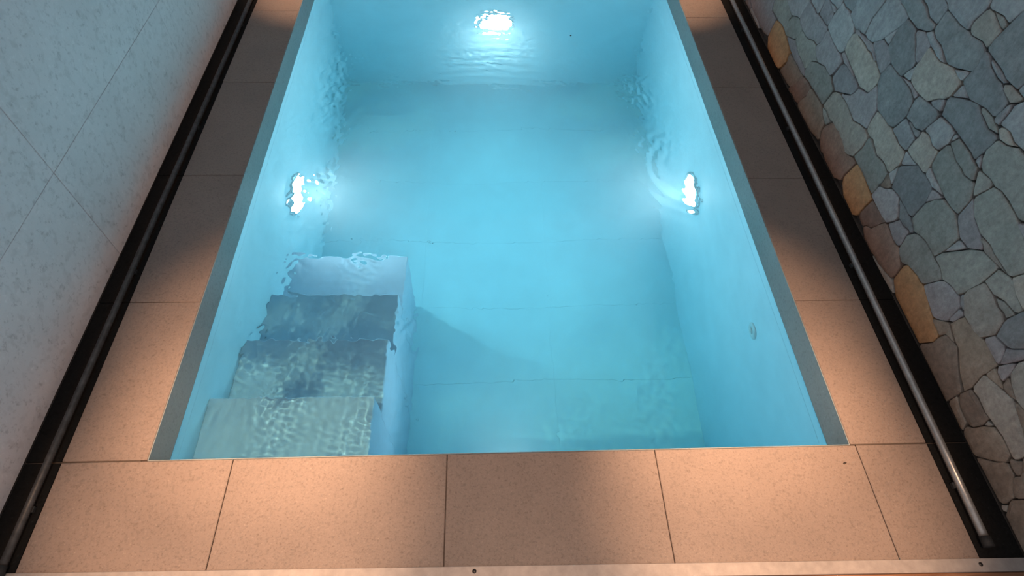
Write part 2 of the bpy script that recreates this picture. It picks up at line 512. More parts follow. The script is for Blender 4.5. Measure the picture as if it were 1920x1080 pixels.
# ------------------------------------------------------------------ right wall of irregular stones
STONES = """p1 2445 40 2441 51 2387 87 2194 187 2183 172 2176 144 2168 132 2110 130 2092 133 2088 129 2095 85 2096 41 2104 34 2155 20 2252 17 2380 20 2439 31
s1 1937 135 1943 132 1990 140 2030 140 2070 130 2092 133 2160 130 2173 137 2188 188 2172 202 2157 207 2127 227 2066 254 2051 239 2015 235 1965 220 1962 212 1972 192 1973 177 1941 144
p1 2059 246 2056 261 2032 277 2003 288 1942 322 1912 332 1882 352 1872 348 1870 325 1880 280 1880 260 1887 247 1912 242 1961 221 2015 235 2051 239
s1 1828 226 1846 171 1868 158 1917 142 1931 133 1973 177 1972 192 1954 224 1912 242 1878 247
p1 1647 338 1653 273 1672 252 1705 250 1748 233 1777 227 1830 230 1862 238 1879 251 1880 280 1866 342 1795 340 1775 335 1755 340 1675 340 1656 344
p1 1872 351 1871 356 1847 372 1772 407 1764 406 1757 398 1755 350 1763 338 1775 335 1795 340 1855 340
p1 1654 354 1660 345 1675 340 1749 341 1755 350 1755 390 1763 413 1735 428 1716 414 1659 401 1650 390
p1 1721 418 1660 425 1649 421 1647 412 1650 405 1659 401
g1 1729 426 1726 436 1717 442 1678 458 1652 477 1642 478 1637 473 1635 445 1643 423 1675 425 1695 420 1720 420
g1 1653 347 1650 400 1634 454 1629 459 1600 455 1580 460 1555 460 1494 446 1468 429 1474 386 1467 352 1483 333 1503 328 1560 330 1640 340
d1 1636 469 1637 482 1597 507 1558 523 1547 518 1540 485 1543 473 1552 462 1600 455 1629 461
g1 1404 601 1400 585 1415 515 1410 485 1413 453 1477 438 1546 459 1540 490 1552 526 1550 530 1497 562 1478 568 1417 602
p1 1468 435 1462 442 1430 450 1338 462 1273 437 1269 432 1300 430 1320 435 1350 430 1370 435 1420 435 1440 440 1462 432
t1 1201 394 1209 359 1220 335 1275 320 1459 351 1467 358 1474 386 1468 423 1452 437 1440 440 1420 435 1370 435 1350 430 1320 435 1300 430 1265 430 1218 417 1209 411
p1 1441 319 1459 254 1472 237 1510 235 1529 239 1600 215 1637 223 1659 236 1667 248 1666 256 1653 273 1650 320 1647 332 1639 339 1620 340 1560 330 1503 328 1478 332 1446 324
s1 1847 169 1828 223 1815 230 1777 227 1748 233 1705 250 1675 250 1647 228 1608 214 1612 207 1645 190 1662 142 1675 135 1740 145 1765 145 1842 163
p1 1329 327 1400 325 1430 320 1474 331 1477 337 1468 348 1455 350
p1 1281 314 1283 293 1296 271 1398 213 1448 227 1462 241 1447 302 1434 319 1400 325 1310 325 1286 319
p1 1347 239 1296 271 1283 293 1277 317 1220 335 1199 384 1171 369 1127 328 1125 285 1120 265 1121 251 1126 246 1166 236 1205 220 1295 235 1340 235
s1 1663 135 1651 181 1645 190 1603 213 1568 223 1541 236 1462 238 1448 227 1413 217 1407 210 1423 133 1431 126 1530 125 1550 120 1605 120 1630 115 1642 118
o1 2088 123 2083 128 2030 140 1990 140 1920 130 1840 110 1831 66 1848 28 1866 6 1895 0 2045 0 2059 6 2093 37 2095 85
p1 1643 116 1647 112 1685 105 1727 108 1785 105 1865 115 1927 134 1917 142 1850 165 1765 145 1740 145 1675 135 1663 132
b1 1662 105 1678 58 1717 7 1755 0 1840 0 1852 3 1858 10 1833 58 1831 69 1837 98 1833 108 1685 105 1666 109
r1 1558 117 1555 110 1558 78 1582 37 1593 8 1630 0 1655 5 1695 0 1711 4 1712 12 1678 58 1660 105 1651 111 1605 120
b1 1589 11 1582 37 1558 78 1554 114 1546 121 1530 125 1430 125 1408 117 1387 103 1352 93 1347 88 1350 70 1347 48 1332 28 1332 22 1342 12 1370 10 1410 0 1570 0 1582 3
s1 1416 123 1380 130 1360 125 1330 125 1324 123 1323 118 1336 96 1348 92 1387 103
g1 1407 458 1415 515 1400 585 1403 602 1400 610 1344 639 1315 625 1285 625 1244 616 1242 607 1252 582 1306 496 1321 481 1347 462 1375 455
d1 1105 655 1110 645 1128 633 1175 615 1235 615 1285 625 1315 625 1323 627 1333 637 1331 646 1322 652 1244 692 1228 682 1195 680 1155 665 1111 667
g1 1237 691 1236 696 1212 712 1160 735 1116 729 1108 722 1105 710 1105 675 1111 667 1155 665 1195 680 1228 682
g1 1142 739 1132 752 992 827 982 828 973 817 970 795 985 750 981 726 986 721 1017 717 1100 720 1116 729 1137 733
g1 861 879 856 866 873 808 880 805 905 810 955 800 967 803 977 823 976 836 887 882 875 885
d1 1104 714 1095 720 1023 717 978 723 960 720 910 730 879 721 873 712 867 682 871 661 879 654 934 629 965 620 980 620 1040 640 1075 640 1101 649 1105 660
t1 876 779 880 735 886 726 910 730 960 720 972 723 982 733 985 745 982 762 971 791 964 799 940 800 881 784
s1 941 803 900 810 876 804 871 796 877 787 890 785
d1 879 731 880 755 862 852 852 872 817 887 805 890 793 887 681 804 672 793 672 772 698 748 701 721 706 716 757 713 790 720 870 725
d1 1240 610 1230 615 1176 614 1164 601 1089 546 1088 533 1114 479 1125 475 1185 475 1250 500 1255 510 1255 570
p1 1338 468 1304 499 1290 505 1253 502 1203 482 1197 475 1208 428 1216 418 1246 424 1332 458
g1 1257 571 1256 511 1265 505 1294 506 1298 513
p1 1080 550 1092 548 1119 566 1131 579 1164 601 1168 607 1166 616 1134 629 1079 616 1075 605 1075 565
g1 979 617 1000 610 1025 610 1045 615 1070 615 1123 627 1127 631 1107 647 1098 647 1075 640 1028 637
t1 876 614 882 567 896 546 914 534 948 498 1000 490 1030 490 1059 496 1066 504 1080 545 1075 565 1075 605 1069 614 1000 610 942 627 885 620
g1 931 627 887 652 876 654 871 649 876 626 881 621 900 620
d1 695 655 701 631 710 625 745 625 811 606 869 621 875 630 867 688 877 721 870 725 850 725 822 708 780 700 755 700 702 683 697 678
g1 838 721 790 720 743 711 752 702 780 700 822 708 835 715
p1 818 604 868 573 875 572 879 576 875 610 869 619 844 616
t1 747 704 730 715 675 715 668 711 676 696 692 682 738 692
g1 697 718 700 725 698 748 683 763 663 762 637 743 641 731 658 718 670 715
d1 647 598 645 580 655 520 658 513 665 510 685 515 810 515 868 507 888 552 884 564 847 587 797 612 774 619 752 608 695 595 658 603
s1 762 616 757 622 745 625 710 625 672 618 658 606 695 595 752 608
g1 684 687 675 665 673 624 690 620 699 626 700 635 693 678
g1 491 666 494 659 521 641 530 630 541 626 560 630 599 626 630 635 670 627 675 635 675 665 680 685 664 714 646 726 631 746 610 755 566 734 501 684
t1 579 628 608 608 641 601 668 617 663 628 640 635 599 626
d1 1198 468 1185 475 1125 475 1105 480 1045 480 1007 468 997 458 985 420 989 394 1007 347 1035 335 1128 332 1195 385 1201 394 1212 422
p1 1101 482 1055 495 1005 490 996 484 998 473 1004 468 1045 480
g1 1108 484 1102 507 1082 541 1069 516 1066 496 1074 489
d1 873 507 870 485 886 431 920 415 955 415 975 410 982 413 999 466 991 491 895 510
g1 932 508 929 519 914 534 893 548 885 545 876 519 878 513 915 505
g1 1007 344 987 402 979 409 900 395 891 389 890 355 893 343 901 336 940 330 960 335 990 335 1002 338
d1 963 410 955 415 920 415 898 423 889 421 885 410 889 399 900 395 955 405
g1 778 512 770 475 784 439 793 433 815 430 855 440 871 436 880 440 882 452 865 505 810 515
g1 769 488 775 505 772 512 765 515 759 513 758 508 763 493
t1 767 357 780 350 815 350 835 345 884 346 890 355 890 390 885 410 888 428 883 433 855 440 815 430 786 434 781 429 765 365
g1 822 346 824 339 866 301 877 298 892 333 892 342
s1 571 376 576 371 605 365 645 365 762 383 772 393 782 433 771 471 761 479 705 465 646 461 602 473 574 436 570 420
s1 767 484 753 513 685 515 665 510 631 509 608 476 619 469 649 461 665 465 705 465 761 479
d1 691 231 711 221 730 225 805 225 843 217 872 278 873 293 814 349 780 350 760 355 714 351 702 343 690 305
g1 658 366 710 350 730 355 755 355 764 361 768 380 762 383 725 375 695 375
p1 653 362 652 357 688 304 701 339 701 351 675 360
s1 687 223 690 230 687 302 664 344 644 364 575 370 509 336 510 285 528 223 590 225 626 216 646 206 661 209
p1 573 441 558 437 521 409 479 401 443 387 434 381 432 372 462 342 501 336 512 338 552 358 568 372
g1 622 509 652 513 655 525 650 540 645 540 626 519
s1 621 506 575 515 558 512 555 495 573 448 578 447 589 456 621 499
s1 350 560 356 546 368 538 425 510 485 520 520 520 547 512 575 515 610 510 624 516 639 531 650 555 644 594 637 602 608 608 577 627 533 628 509 649 479 664 456 654 424 626 356 579
s1 278 484 308 408 320 400 395 400 425 405 472 398 528 412 565 440 570 450 550 510 520 520 445 515 355 495 310 495
p1 412 511 340 560 270 515 263 507 261 496 268 488 278 487 310 495 355 495 408 507
t1 324 398 353 388 421 376 463 395 459 399 425 405 395 400
g1 511 268 508 328 497 337 469 338 473 323
s1 359 386 355 375 355 310 365 255 374 229 417 222 447 207 485 220 522 223 525 230 517 257 459 344 434 369 421 376 368 388
s1 217 378 219 364 229 354 268 348 305 330 351 328 354 331 354 384 312 402 302 403 257 388 222 383
t1 351 326 340 330 305 330 268 322 245 325 224 316 214 296 208 268 225 225 255 215 310 215 361 249 365 270
s1 293 330 268 348 229 354 221 349 230 322 245 325 268 322
t1 217 384 261 389 302 403 307 409 287 462 268 488 251 484 202 443
d1 198 438 192 438 110 380 100 360 110 335 131 326 151 291 163 283 203 272 222 313 225 330 209 424
p1 138 229 145 225 190 225 216 228 220 235 210 265 171 279 156 269 142 248
p1 117 328 111 319 110 300 128 243 136 233 163 280 151 291 131 326
s1 452 203 453 193 478 143 484 134 494 129 520 130 573 118 593 103 605 100 632 108 648 122 660 175 644 204 626 216 590 225 545 225 525 220 485 220 463 212
p1 478 140 452 197 438 213 405 225 369 229 340 215 332 147 346 126 368 108 379 106 446 124 472 133
p1 329 153 335 165 337 209 320 215 311 209 315 175 318 163
g1 322 220 330 215 347 218 365 230 368 243 358 247 348 242 324 226
o1 308 58 337 2 525 0 580 25 585 35 590 95 584 109 573 118 520 130 502 127 476 134 364 101 316 94 310 85
b1 368 105 328 148 320 150 264 133 300 120 311 96 360 100
b1 127 74 182 93 242 133 265 135 321 152 315 190 307 212 255 215 209 229 138 222 135 180 139 161 125 105
b1 129 2 324 1 330 10 308 58 310 85 304 114 297 122 250 135 182 93 138 77 128 69
r1 1062 130 1077 57 1077 27 1117 2 1230 0 1260 5 1280 0 1292 3 1329 26 1347 48 1350 60 1347 82 1314 129 1240 135 1220 130 1195 130 1140 115 1090 135 1070 135
t1 1422 131 1408 203 1392 217 1362 232 1295 235 1205 220 1166 236 1122 247 1087 243 1078 232 1078 198 1093 139 1128 118 1145 115 1195 130 1220 130 1240 135 1270 130 1310 130 1330 125 1360 125 1380 130 1410 125
s1 1093 142 1078 198 1079 239 1073 248 1060 250 995 230 955 240 930 240 898 231 895 195 900 175 900 140 903 128 909 123 1010 135 1080 135
t1 1124 324 1119 329 1095 335 1035 335 1015 340 940 330 900 335 888 327 877 287 883 278 889 249 895 240 910 235 930 240 955 240 995 230 1060 250 1081 243 1105 245 1116 249 1120 260 1125 285
g1 879 282 874 281 858 252 851 229 855 222 896 237
b1 897 178 895 205 899 224 896 231 879 231 848 217 851 206 866 191 888 178
o1 884 118 893 43 891 26 896 16 912 2 1018 2 1064 26 1076 44 1077 57 1065 115 1062 127 1054 134 1010 135
r1 769 123 768 118 778 103 793 63 806 46 829 34 838 18 855 15 882 23 890 30 893 43 881 116 870 120
p1 902 123 900 165 895 175 866 191 849 209 836 216 805 225 791 224 737 183 737 162 755 130 761 126 795 120 895 120
p1 753 130 728 178 695 180 669 189 661 184 660 165 650 135 654 124 663 118 695 115 749 126
d1 783 220 775 225 730 225 714 221 696 224 653 207 648 198 656 188 669 189 695 180 731 178
r1 834 21 829 34 801 51 778 103 766 121 755 125 695 115 675 115 651 122 595 90 585 55 586 31 594 24 670 5 705 5 725 0 795 0 827 13
b1 124 99 119 104 90 110 49 106 31 109 26 104 20 80 27 42 37 32 64 31 95 35 117 43 129 56
t1 -100 130 -96 119 -89 116 -30 120 46 106 90 110 115 105 127 113 139 164 127 177 42 212 33 212 -46 191 -72 177 -94 174 -100 165
b1 73 201 119 179 130 177 134 181 135 210 131 217 79 206
p1 111 282 99 256 91 219 93 213 100 210 122 213 134 226 122 267
t1 -48 267 -40 255 -1 229 32 223 72 233 97 248 112 286 108 313 79 349 65 355 57 353 -19 299 -46 276
b1 32 220 48 208 72 203 86 209 94 234 86 239
b1 32 5 40 0 123 2 130 15 129 44 123 47 95 35 48 32
t1 18 84 24 104 9 112 6 109 8 98
b1 30 5 38 17 38 28 27 42 17 82 2 112 -30 120 -70 120 -81 116 -93 92 -82 63 -46 4 -35 0 20 0
b1 32 214 23 223 -8 232 -51 267 -114 229 -120 215 -99 181 -85 175 -72 177 -46 191 11 204
b1 -49 2 -48 7 -82 63 -87 83 -97 93 -128 93 -179 54 -185 20 -182 8 -174 1
b1 -137 103 -129 96 -105 95 -91 101 -87 110 -98 122 -103 137 -108 138 -129 124 -137 112
b1 -179 61 -158 68 -136 86 -133 97 -137 112 -129 124 -101 146 -104 181 -117 203 -133 203 -207 149 -186 69
b1 -330 5 -320 0 -215 0 -208 3 -184 34 -180 45 -205 140 -217 142 -335 55 -339 41
t1 -189 27 -203 13 -204 6 -199 1 -190 0 -182 5
g0 338 2140 312 2207 284 2254 278 2258 245 2260 172 2278 63 2227 53 2217 51 2206 56 2196 76 2171 103 2148 195 2125 280 2145 332 2137
g0 3025 480 3015 475 2991 429 3008 378 3019 363 3072 383 3082 391 3075 415 3074 449 3037 477
s0 1018 1628 947 1677 835 1700 824 1696 738 1571 779 1519 825 1450 843 1438 879 1426 904 1446 916 1464 946 1494 995 1525 1000 1535 1005 1585
t0 2932 1577 2941 1579 2951 1594 2994 1636 3017 1678 3030 1720 3030 1750 3019 1774 3002 1787 2960 1800 2938 1797 2888 1767 2850 1740 2845 1730 2860 1665 2862 1612 2898 1588
s0 3298 1964 3299 2244 3292 2252 3280 2255 3255 2250 3235 2255 3163 2252 3131 2224 3120 2200 3120 2160 3136 2021 3144 2014 3199 1994
t0 2281 1986 2292 1988 2301 1999 2377 2178 2394 2229 2388 2243 2374 2259 2358 2263 2336 2276 2244 2297 2238 2292 2232 2273 2217 2248 2188 2178 2200 2145 2210 2100 2210 2075 2222 2032 2251 2001
g0 2436 236 2475 240 2546 259 2574 276 2580 290 2580 380 2576 391 2517 417 2469 429 2459 426 2442 393 2407 343 2403 327 2413 278 2428 243
p0 2181 911 2188 912 2204 926 2244 976 2271 1019 2302 1058 2309 1079 2294 1104 2279 1119 2233 1153 2200 1150 2180 1155 2130 1155 2118 1147 2112 1128 2078 1067 2063 1026 2099 984
g0 137 537 168 518 193 512 221 544 244 561 248 578 204 624 187 628 141 589
s0 97 2149 59 2194 47 2198 -33 2158 -143 2123 -149 2111 -142 2088 -119 2046 -64 1986 -51 1981 -16 2006 1 2024 39 2046 47 2058 53 2092 63 2112
s0 2119 1159 2103 1173 2081 1181 2020 1190 1970 1185 1914 1166 1908 1128 1930 1080 1916 1019 1921 1006 1958 973 1982 962 1994 966 2016 989 2034 1001 2067 1038 2078 1067 2112 1128
g0 -255 1320 -245 1315 -217 1317 -197 1332 -157 1352 -110 1365 -95 1445 -104 1496 -137 1518 -150 1520 -236 1481 -251 1451 -265 1395 -265 1350
g0 3052 869 3057 868 3107 898 3179 946 3197 973 3197 982 3177 1022 3159 1049 3144 1069 3123 1083 3111 1079 3032 993 3030 985 3050 900
p0 565 920 560 910 560 885 584 774 595 752 610 755 638 747 670 765 670 785 676 799 742 851 721 891 656 931 643 943 624 941
d0 3297 993 3300 1000 3298 1118 3239 1154 3217 1172 3199 1182 3194 1181 3141 1129 3127 1108 3124 1084 3144 1069 3159 1049 3202 977 3210 975 3250 985 3270 985
d0 1762 1898 1770 1960 1768 2028 1726 2066 1664 2152 1556 2069 1546 2054 1482 1998 1494 1959 1588 1893 1600 1890 1625 1895 1655 1890 1685 1895 1725 1890
g0 -482 291 -433 262 -400 260 -348 273 -330 285 -325 305 -332 328 -344 346 -412 367 -446 341 -474 309
s0 574 1111 626 1154 654 1171 663 1182 650 1245 649 1294 642 1302 512 1333 476 1304 457 1278 458 1268 473 1228 496 1191 526 1151 554 1129 564 1114
t0 1007 1212 945 1205 895 1190 864 1186 823 1172 823 1163 848 1113 904 1044 927 1048 958 1062 968 1072 993 1172 1007 1198
d0 2036 1369 2037 1387 1993 1483 1987 1512 1973 1538 1952 1607 1925 1615 1895 1615 1840 1630 1813 1632 1804 1626 1795 1595 1795 1575 1780 1505 1777 1468 1789 1419 1800 1395 1833 1378 1935 1355 1990 1355
p0 112 1478 115 1485 107 1512 92 1537 47 1652 32 1682 24 1689 5 1690 -19 1679 -56 1636 -81 1616 -109 1579 -143 1548 -145 1530 -140 1520 -107 1498 -95 1495 -75 1500 -30 1490 5 1490 60 1480
p0 -80 2300 -71 2289 -18 2267 51 2223 163 2272 172 2281 172 2287 128 2363 121 2391 110 2400 85 2400 37 2383 -69 2324 -78 2313
g0 -376 1006 -370 1045 -377 1093 -411 1129 -429 1141 -466 1177 -607 1071 -564 1006 -538 987 -520 985 -465 995 -420 995 -381 1001
s0 2312 497 2290 505 2246 509 2213 467 2211 456 2216 446 2261 396 2296 404 2307 413 2315 445
s0 566 1891 535 1900 490 1900 443 1887 418 1872 398 1867 387 1858 399 1809 433 1708 462 1687 473 1687 491 1704 563 1752 565 1835 570 1855 570 1880
p0 1986 1646 1993 1638 2050 1635 2141 1611 2174 1598 2256 1659 2258 1668 2229 1704 2174 1759 2163 1762 2130 1750 2045 1740 2022 1733 2013 1722 1993 1677
p0 -21 706 -17 728 -31 744 -64 766 -78 782 -112 793 -166 834 -196 826 -247 802 -307 749 -303 732 -294 723 -225 725 -209 721 -188 712 -149 686 -75 700 -30 700
p0 1333 1839 1336 1831 1374 1794 1406 1751 1424 1734 1441 1706 1452 1703 1560 1735 1586 1799 1600 1875 1594 1889 1569 1909 1537 1927 1497 1957 1487 1958 1399 1886
p0 809 2124 802 2132 752 2157 720 2165 685 2170 615 2170 604 2166 584 2131 556 2104 541 2076 558 2028 586 1986 606 1961 625 1955 711 1979 735 1990 808 2092
p0 1311 1353 1275 1360 1245 1360 1129 1381 1108 1337 1079 1241 1074 1204 1141 1161 1170 1165 1220 1155 1243 1162 1258 1177 1271 1209 1302 1303
p0 116 1493 124 1496 164 1536 217 1623 243 1692 239 1704 223 1718 85 1735 77 1733 55 1715 32 1688 33 1678 47 1652 92 1537
g0 -146 1526 -148 1562 -176 1604 -226 1664 -267 1698 -305 1690 -340 1690 -370 1680 -414 1674 -422 1667 -452 1607 -452 1598 -434 1566 -388 1537 -363 1527 -317 1493 -255 1490 -235 1485 -188 1503
t0 1815 390 1822 403 1822 417 1763 508 1737 572 1692 607 1670 610 1649 601 1609 551 1579 521 1582 512 1652 477 1678 458 1717 442 1808 388
g0 2269 396 2265 385 2261 296 2265 290 2312 262 2324 266 2336 279 2403 327 2405 335 2400 345 2358 368 2308 403 2300 405
g0 -198 398 -188 413 -179 439 -161 526 -163 532 -228 552 -281 587 -297 582 -346 546 -355 490 -351 469 -293 452 -228 402
g0 1598 1443 1670 1440 1743 1452 1774 1466 1780 1480 1780 1505 1795 1575 1800 1615 1795 1625 1780 1630 1745 1630 1725 1635 1680 1635 1651 1619 1596 1564 1595 1450
t0 1052 2182 1046 2191 1035 2195 970 2200 925 2210 888 2207 871 2194 844 2156 826 2144 813 2127 812 2092 823 2083 907 2057 923 2048 948 2047 981 2094 1049 2171
d0 1243 1159 1261 1136 1284 1119 1325 1060 1347 1042 1375 1040 1447 1058 1470 1070 1474 1076 1475 1110 1463 1173 1442 1187 1420 1190 1380 1180 1355 1180 1335 1175 1265 1175 1251 1169
d0 2933 1573 2855 1610 2830 1605 2720 1605 2706 1599 2645 1545 2640 1535 2649 1499 2663 1453 2676 1426 2689 1374 2699 1354 2715 1350 2795 1365 2830 1365 2840 1370 2913 1462 2919 1496 2930 1525 2935 1555
s0 1260 2105 1265 2115 1265 2155 1252 2222 1230 2270 1192 2297 1178 2297 1127 2268 1098 2257 1073 2237 1053 2227 1047 2192 1056 2176 1121 2131 1131 2116 1157 2092 1180 2090
d0 2699 251 2704 256 2715 305 2715 360 2704 414 2699 419 2659 429 2648 427 2603 402 2581 384 2582 287 2594 279 2658 258
p0 -618 821 -619 681 -602 668 -575 660 -567 662 -536 691 -523 713 -511 784 -557 813 -585 820
t0 2369 98 2449 43 2473 62 2468 108 2457 117 2435 120 2384 106
g0 1476 719 1479 709 1533 673 1652 607 1681 614 1697 643 1710 680 1705 700 1705 725 1695 755 1667 772 1633 783 1608 798 1596 794 1547 753
d0 1546 2269 1547 2262 1566 2236 1596 2206 1628 2188 1653 2168 1664 2166 1684 2176 1712 2203 1726 2239 1733 2273 1694 2324 1673 2338 1667 2338 1628 2322 1597 2303 1577 2298 1556 2284
s0 347 1233 342 1262 309 1329 279 1359 232 1387 205 1385 145 1370 129 1341 117 1328 104 1296 105 1260 124 1184 129 1174 158 1153 172 1153 213 1182 243 1192 258 1202 338 1222
s0 287 2258 288 2248 317 2197 338 2143 352 2127 374 2119 539 2083 584 2131 607 2171 577 2252 565 2270 541 2281 495 2285 420 2300 347 2323 301 2279
d0 -88 1182 -67 1168 -30 1155 23 1158 68 1152 93 1167 116 1174 124 1184 105 1260 103 1283 90 1290 -46 1291 -77 1227
s0 -305 735 -314 756 -356 789 -383 807 -428 827 -440 830 -452 827 -488 793 -467 733 -428 667 -398 673 -367 692 -348 698 -309 724
t0 2174 584 2200 570 2237 583 2274 606 2289 621 2321 639 2329 664 2325 670 2296 686 2244 739 2227 743 2166 694 2170 595
p0 1710 685 1726 684 1749 696 1821 714 1825 725 1825 765 1817 787 1799 809 1785 815 1769 811 1728 792 1711 779 1697 758
d0 3142 448 3145 505 3132 567 3120 575 3087 573 3063 542 3045 480 3047 472 3067 457 3135 445
g0 -501 1432 -516 1386 -528 1328 -543 1287 -530 1275 -504 1236 -474 1206 -462 1202 -419 1239 -367 1272 -365 1280 -375 1325 -375 1350 -384 1376 -408 1392 -458 1417
p0 2179 879 2208 858 2219 856 2305 885 2335 890 2367 887 2375 890 2412 948 2413 958 2372 1072 2345 1080 2320 1080 2310 1075 2286 1034 2271 1019 2244 976 2186 909 2178 887
t0 493 680 463 708 375 710 361 704 341 679 328 657 327 647 356 601 367 592 373 592 424 626 468 662 488 664
g0 2113 1169 2115 1175 2095 1255 2089 1329 2054 1354 2043 1368 1990 1355 1935 1355 1833 1378 1796 1394 1786 1389 1754 1356 1732 1323 1733 1308 1771 1251 1817 1202 1857 1192 1908 1168 1970 1185 2005 1190 2065 1185
g0 174 1939 165 1935 103 1872 80 1745 89 1734 105 1730 215 1720 222 1723 225 1730 220 1760 220 1805 230 1860 209 1919
g0 1564 1034 1605 1035 1629 1041 1656 1089 1707 1119 1696 1141 1671 1161 1654 1184 1629 1202 1623 1202 1557 1155
d0 -426 1679 -410 1675 -370 1680 -340 1690 -305 1690 -273 1698 -265 1705 -231 1831 -218 1863 -218 1872 -234 1901 -244 1904 -280 1895 -320 1900 -359 1894 -394 1859 -418 1828 -420 1820 -420 1790 -439 1704
p0 1648 602 1646 611 1637 617 1533 673 1482 707 1475 705 1459 676 1441 659 1408 609 1468 573 1497 562 1568 518 1579 521 1609 551
g0 -614 2399 -620 2390 -619 2156 -610 2150 -532 2143 -510 2145 -460 2135 -447 2137 -442 2142 -440 2155 -449 2196 -476 2264 -513 2387 -519 2396 -530 2400
s0 1993 2397 2003 2358 2016 2331 2059 2204 2085 2195 2160 2190 2180 2185 2191 2189 2232 2273 2238 2298 2160 2395 2150 2400 2000 2400
s0 2546 1832 2545 2000 2540 2020 2543 2038 2514 2064 2478 2118 2440 2210 2427 2217 2397 2223 2388 2212 2351 2114 2338 2092 2327 2058 2303 2007 2301 1991 2359 1949 2379 1924 2394 1914 2438 1868 2513 1838
g0 133 694 134 689 164 674 186 651 196 646 257 674 234 727 158 712
p0 -441 2129 -431 2119 -403 2112 -376 2099 -235 2070 -221 2076 -177 2117 -188 2152 -227 2223 -253 2297 -261 2309 -282 2323 -294 2319 -309 2304 -366 2226 -434 2159 -442 2142
g0 2928 1933 2940 1930 2975 1940 2995 1940 3058 1952 3101 1994 3130 2015 3135 2035 3130 2055 3118 2201 3073 2192 3048 2182 3004 2146 2984 2121 2926 2074 2920 2060 2920 2045 2925 2025 2925 1940
t0 3296 487 3222 413 3227 392 3247 367 3290 365 3299 371 3300 480
g0 1921 576 1930 570 1965 575 2018 572 2042 598 2052 634 2009 669 1944 656 1933 647 1920 590
p0 2911 522 2888 512 2817 460 2843 403 2856 388 2907 408 2953 437 2952 452 2927 502
g0 2694 1811 2702 1818 2705 1830 2695 1865 2692 1917 2705 1975 2703 1998 2629 2072 2603 2067 2552 2043 2543 2032 2540 2020 2545 2000 2547 1837 2576 1806 2590 1800 2620 1800 2660 1810
d0 963 2393 950 2400 771 2399 766 2394 765 2380 777 2307 843 2268 858 2267 896 2324 926 2349 960 2370 965 2380
g0 277 1011 272 1017 260 1020 224 1024 166 1054 124 996 95 975 92 967 148 923 185 925 209 936
g0 1072 1845 1078 1838 1109 1824 1176 1766 1187 1763 1239 1776 1251 1794 1279 1821 1298 1847 1298 1853 1273 1923 1256 1951 1248 1952 1193 1932 1109 1871 1074 1851
p0 1567 2397 1560 2400 1435 2400 1425 2395 1404 2341 1390 2290 1396 2276 1437 2242 1506 2259 1546 2274 1552 2283 1560 2315 1560 2335 1570 2380
d0 2400 318 2393 317 2336 279 2317 258 2323 228 2338 198 2346 191 2403 207 2428 227 2426 251
s0 2122 717 2093 748 2070 750 2046 744 2031 729 2018 707 2010 680 2012 672 2026 656 2054 638 2099 676 2122 708
g0 1263 684 1268 678 1303 663 1383 618 1404 611 1411 614 1441 659 1459 676 1472 698 1475 715 1473 723 1439 769 1427 777 1390 785 1378 782 1316 739 1271 699
g0 2858 2397 2855 2375 2870 2265 2876 2241 2884 2234 2921 2226 2959 2209 3023 2193 3038 2183 3048 2182 3113 2202 3157 2251 3157 2257 3089 2359 3058 2398 2865 2400
t0 3036 703 2963 753 2903 727 2895 715 2895 695 2903 668 2911 656 2925 650 2967 653 3004 676
g0 2624 909 2665 900 2684 906 2723 947 2710 990 2702 993 2655 980 2618 977 2615 935
s0 2178 878 2170 875 2138 837 2096 754 2101 741 2124 714 2160 700 2173 702 2209 726 2230 745 2235 755 2235 775 2219 849
d0 38 753 89 748 117 778 128 803 118 828 101 851 93 852 68 842 33 822 26 814
d0 2702 1815 2748 1783 2777 1772 2838 1738 2847 1738 2947 1804 2927 1922 2915 1930 2887 1928 2777 1858 2714 1831 2705 1825
p0 3038 2180 3023 2193 2974 2204 2921 2226 2881 2234 2832 2198 2802 2183 2756 2174 2751 2166 2768 2113 2787 2087 2840 2080 2885 2080 2919 2071 2984 2121 3004 2146 3034 2171
p0 -619 1579 -620 1500 -615 1490 -578 1467 -512 1443 -501 1446 -433 1561 -450 1595 -460 1600 -525 1590 -610 1585
p0 2763 203 2725 210 2715 205 2694 171 2664 141 2639 126 2608 82 2611 71 2658 28 2724 11 2732 18 2739 51 2751 74 2803 122 2803 133
t0 1898 1012 1890 1000 1900 950 1892 903 1894 894 1947 857 1990 855 2004 861 2022 883 2022 892 1998 923 1985 960 1946 981 1913 1013
t0 2139 559 2132 567 2045 590 2031 584 2022 573 2016 546 2026 526 2056 491 2070 485 2090 485 2121 494 2131 504
s0 -437 2117 -440 2065 -436 2049 -412 1988 -361 1899 -350 1895 -320 1900 -280 1895 -238 1908 -225 1960 -225 2035 -233 2067 -255 2075 -270 2075 -376 2099 -403 2112 -431 2119
t0 1187 1931 1154 1959 1113 2023 1045 2010 1000 2010 963 2018 956 2014 943 1942 949 1884 956 1871 1017 1837 1061 1844 1097 1863 1159 1906
d0 2173 1813 2185 1805 2314 1788 2346 1819 2381 1844 2426 1864 2428 1873 2419 1889 2379 1924 2359 1949 2302 1987 2271 1987 2167 1838
d0 -2 318 -13 327 -25 330 -45 325 -115 325 -168 337 -175 335 -208 273 -248 218 -251 189 -214 156 -204 154 -169 174 -154 189 -123 208 -114 229 -56 266 -4 309
s0 2576 279 2564 266 2560 255 2556 186 2560 180 2637 132 2652 133 2694 171 2713 202 2715 210 2706 241 2696 251 2658 258 2587 282
g0 2903 82 2922 123 2935 200 2929 214 2906 236 2879 274 2861 287 2816 259 2804 241 2771 214 2767 202 2810 120 2838 103
s0 2491 1161 2496 1156 2565 1140 2620 1135 2679 1161 2685 1185 2681 1196 2663 1218 2641 1271 2631 1279 2588 1267 2566 1249 2531 1229 2503 1197
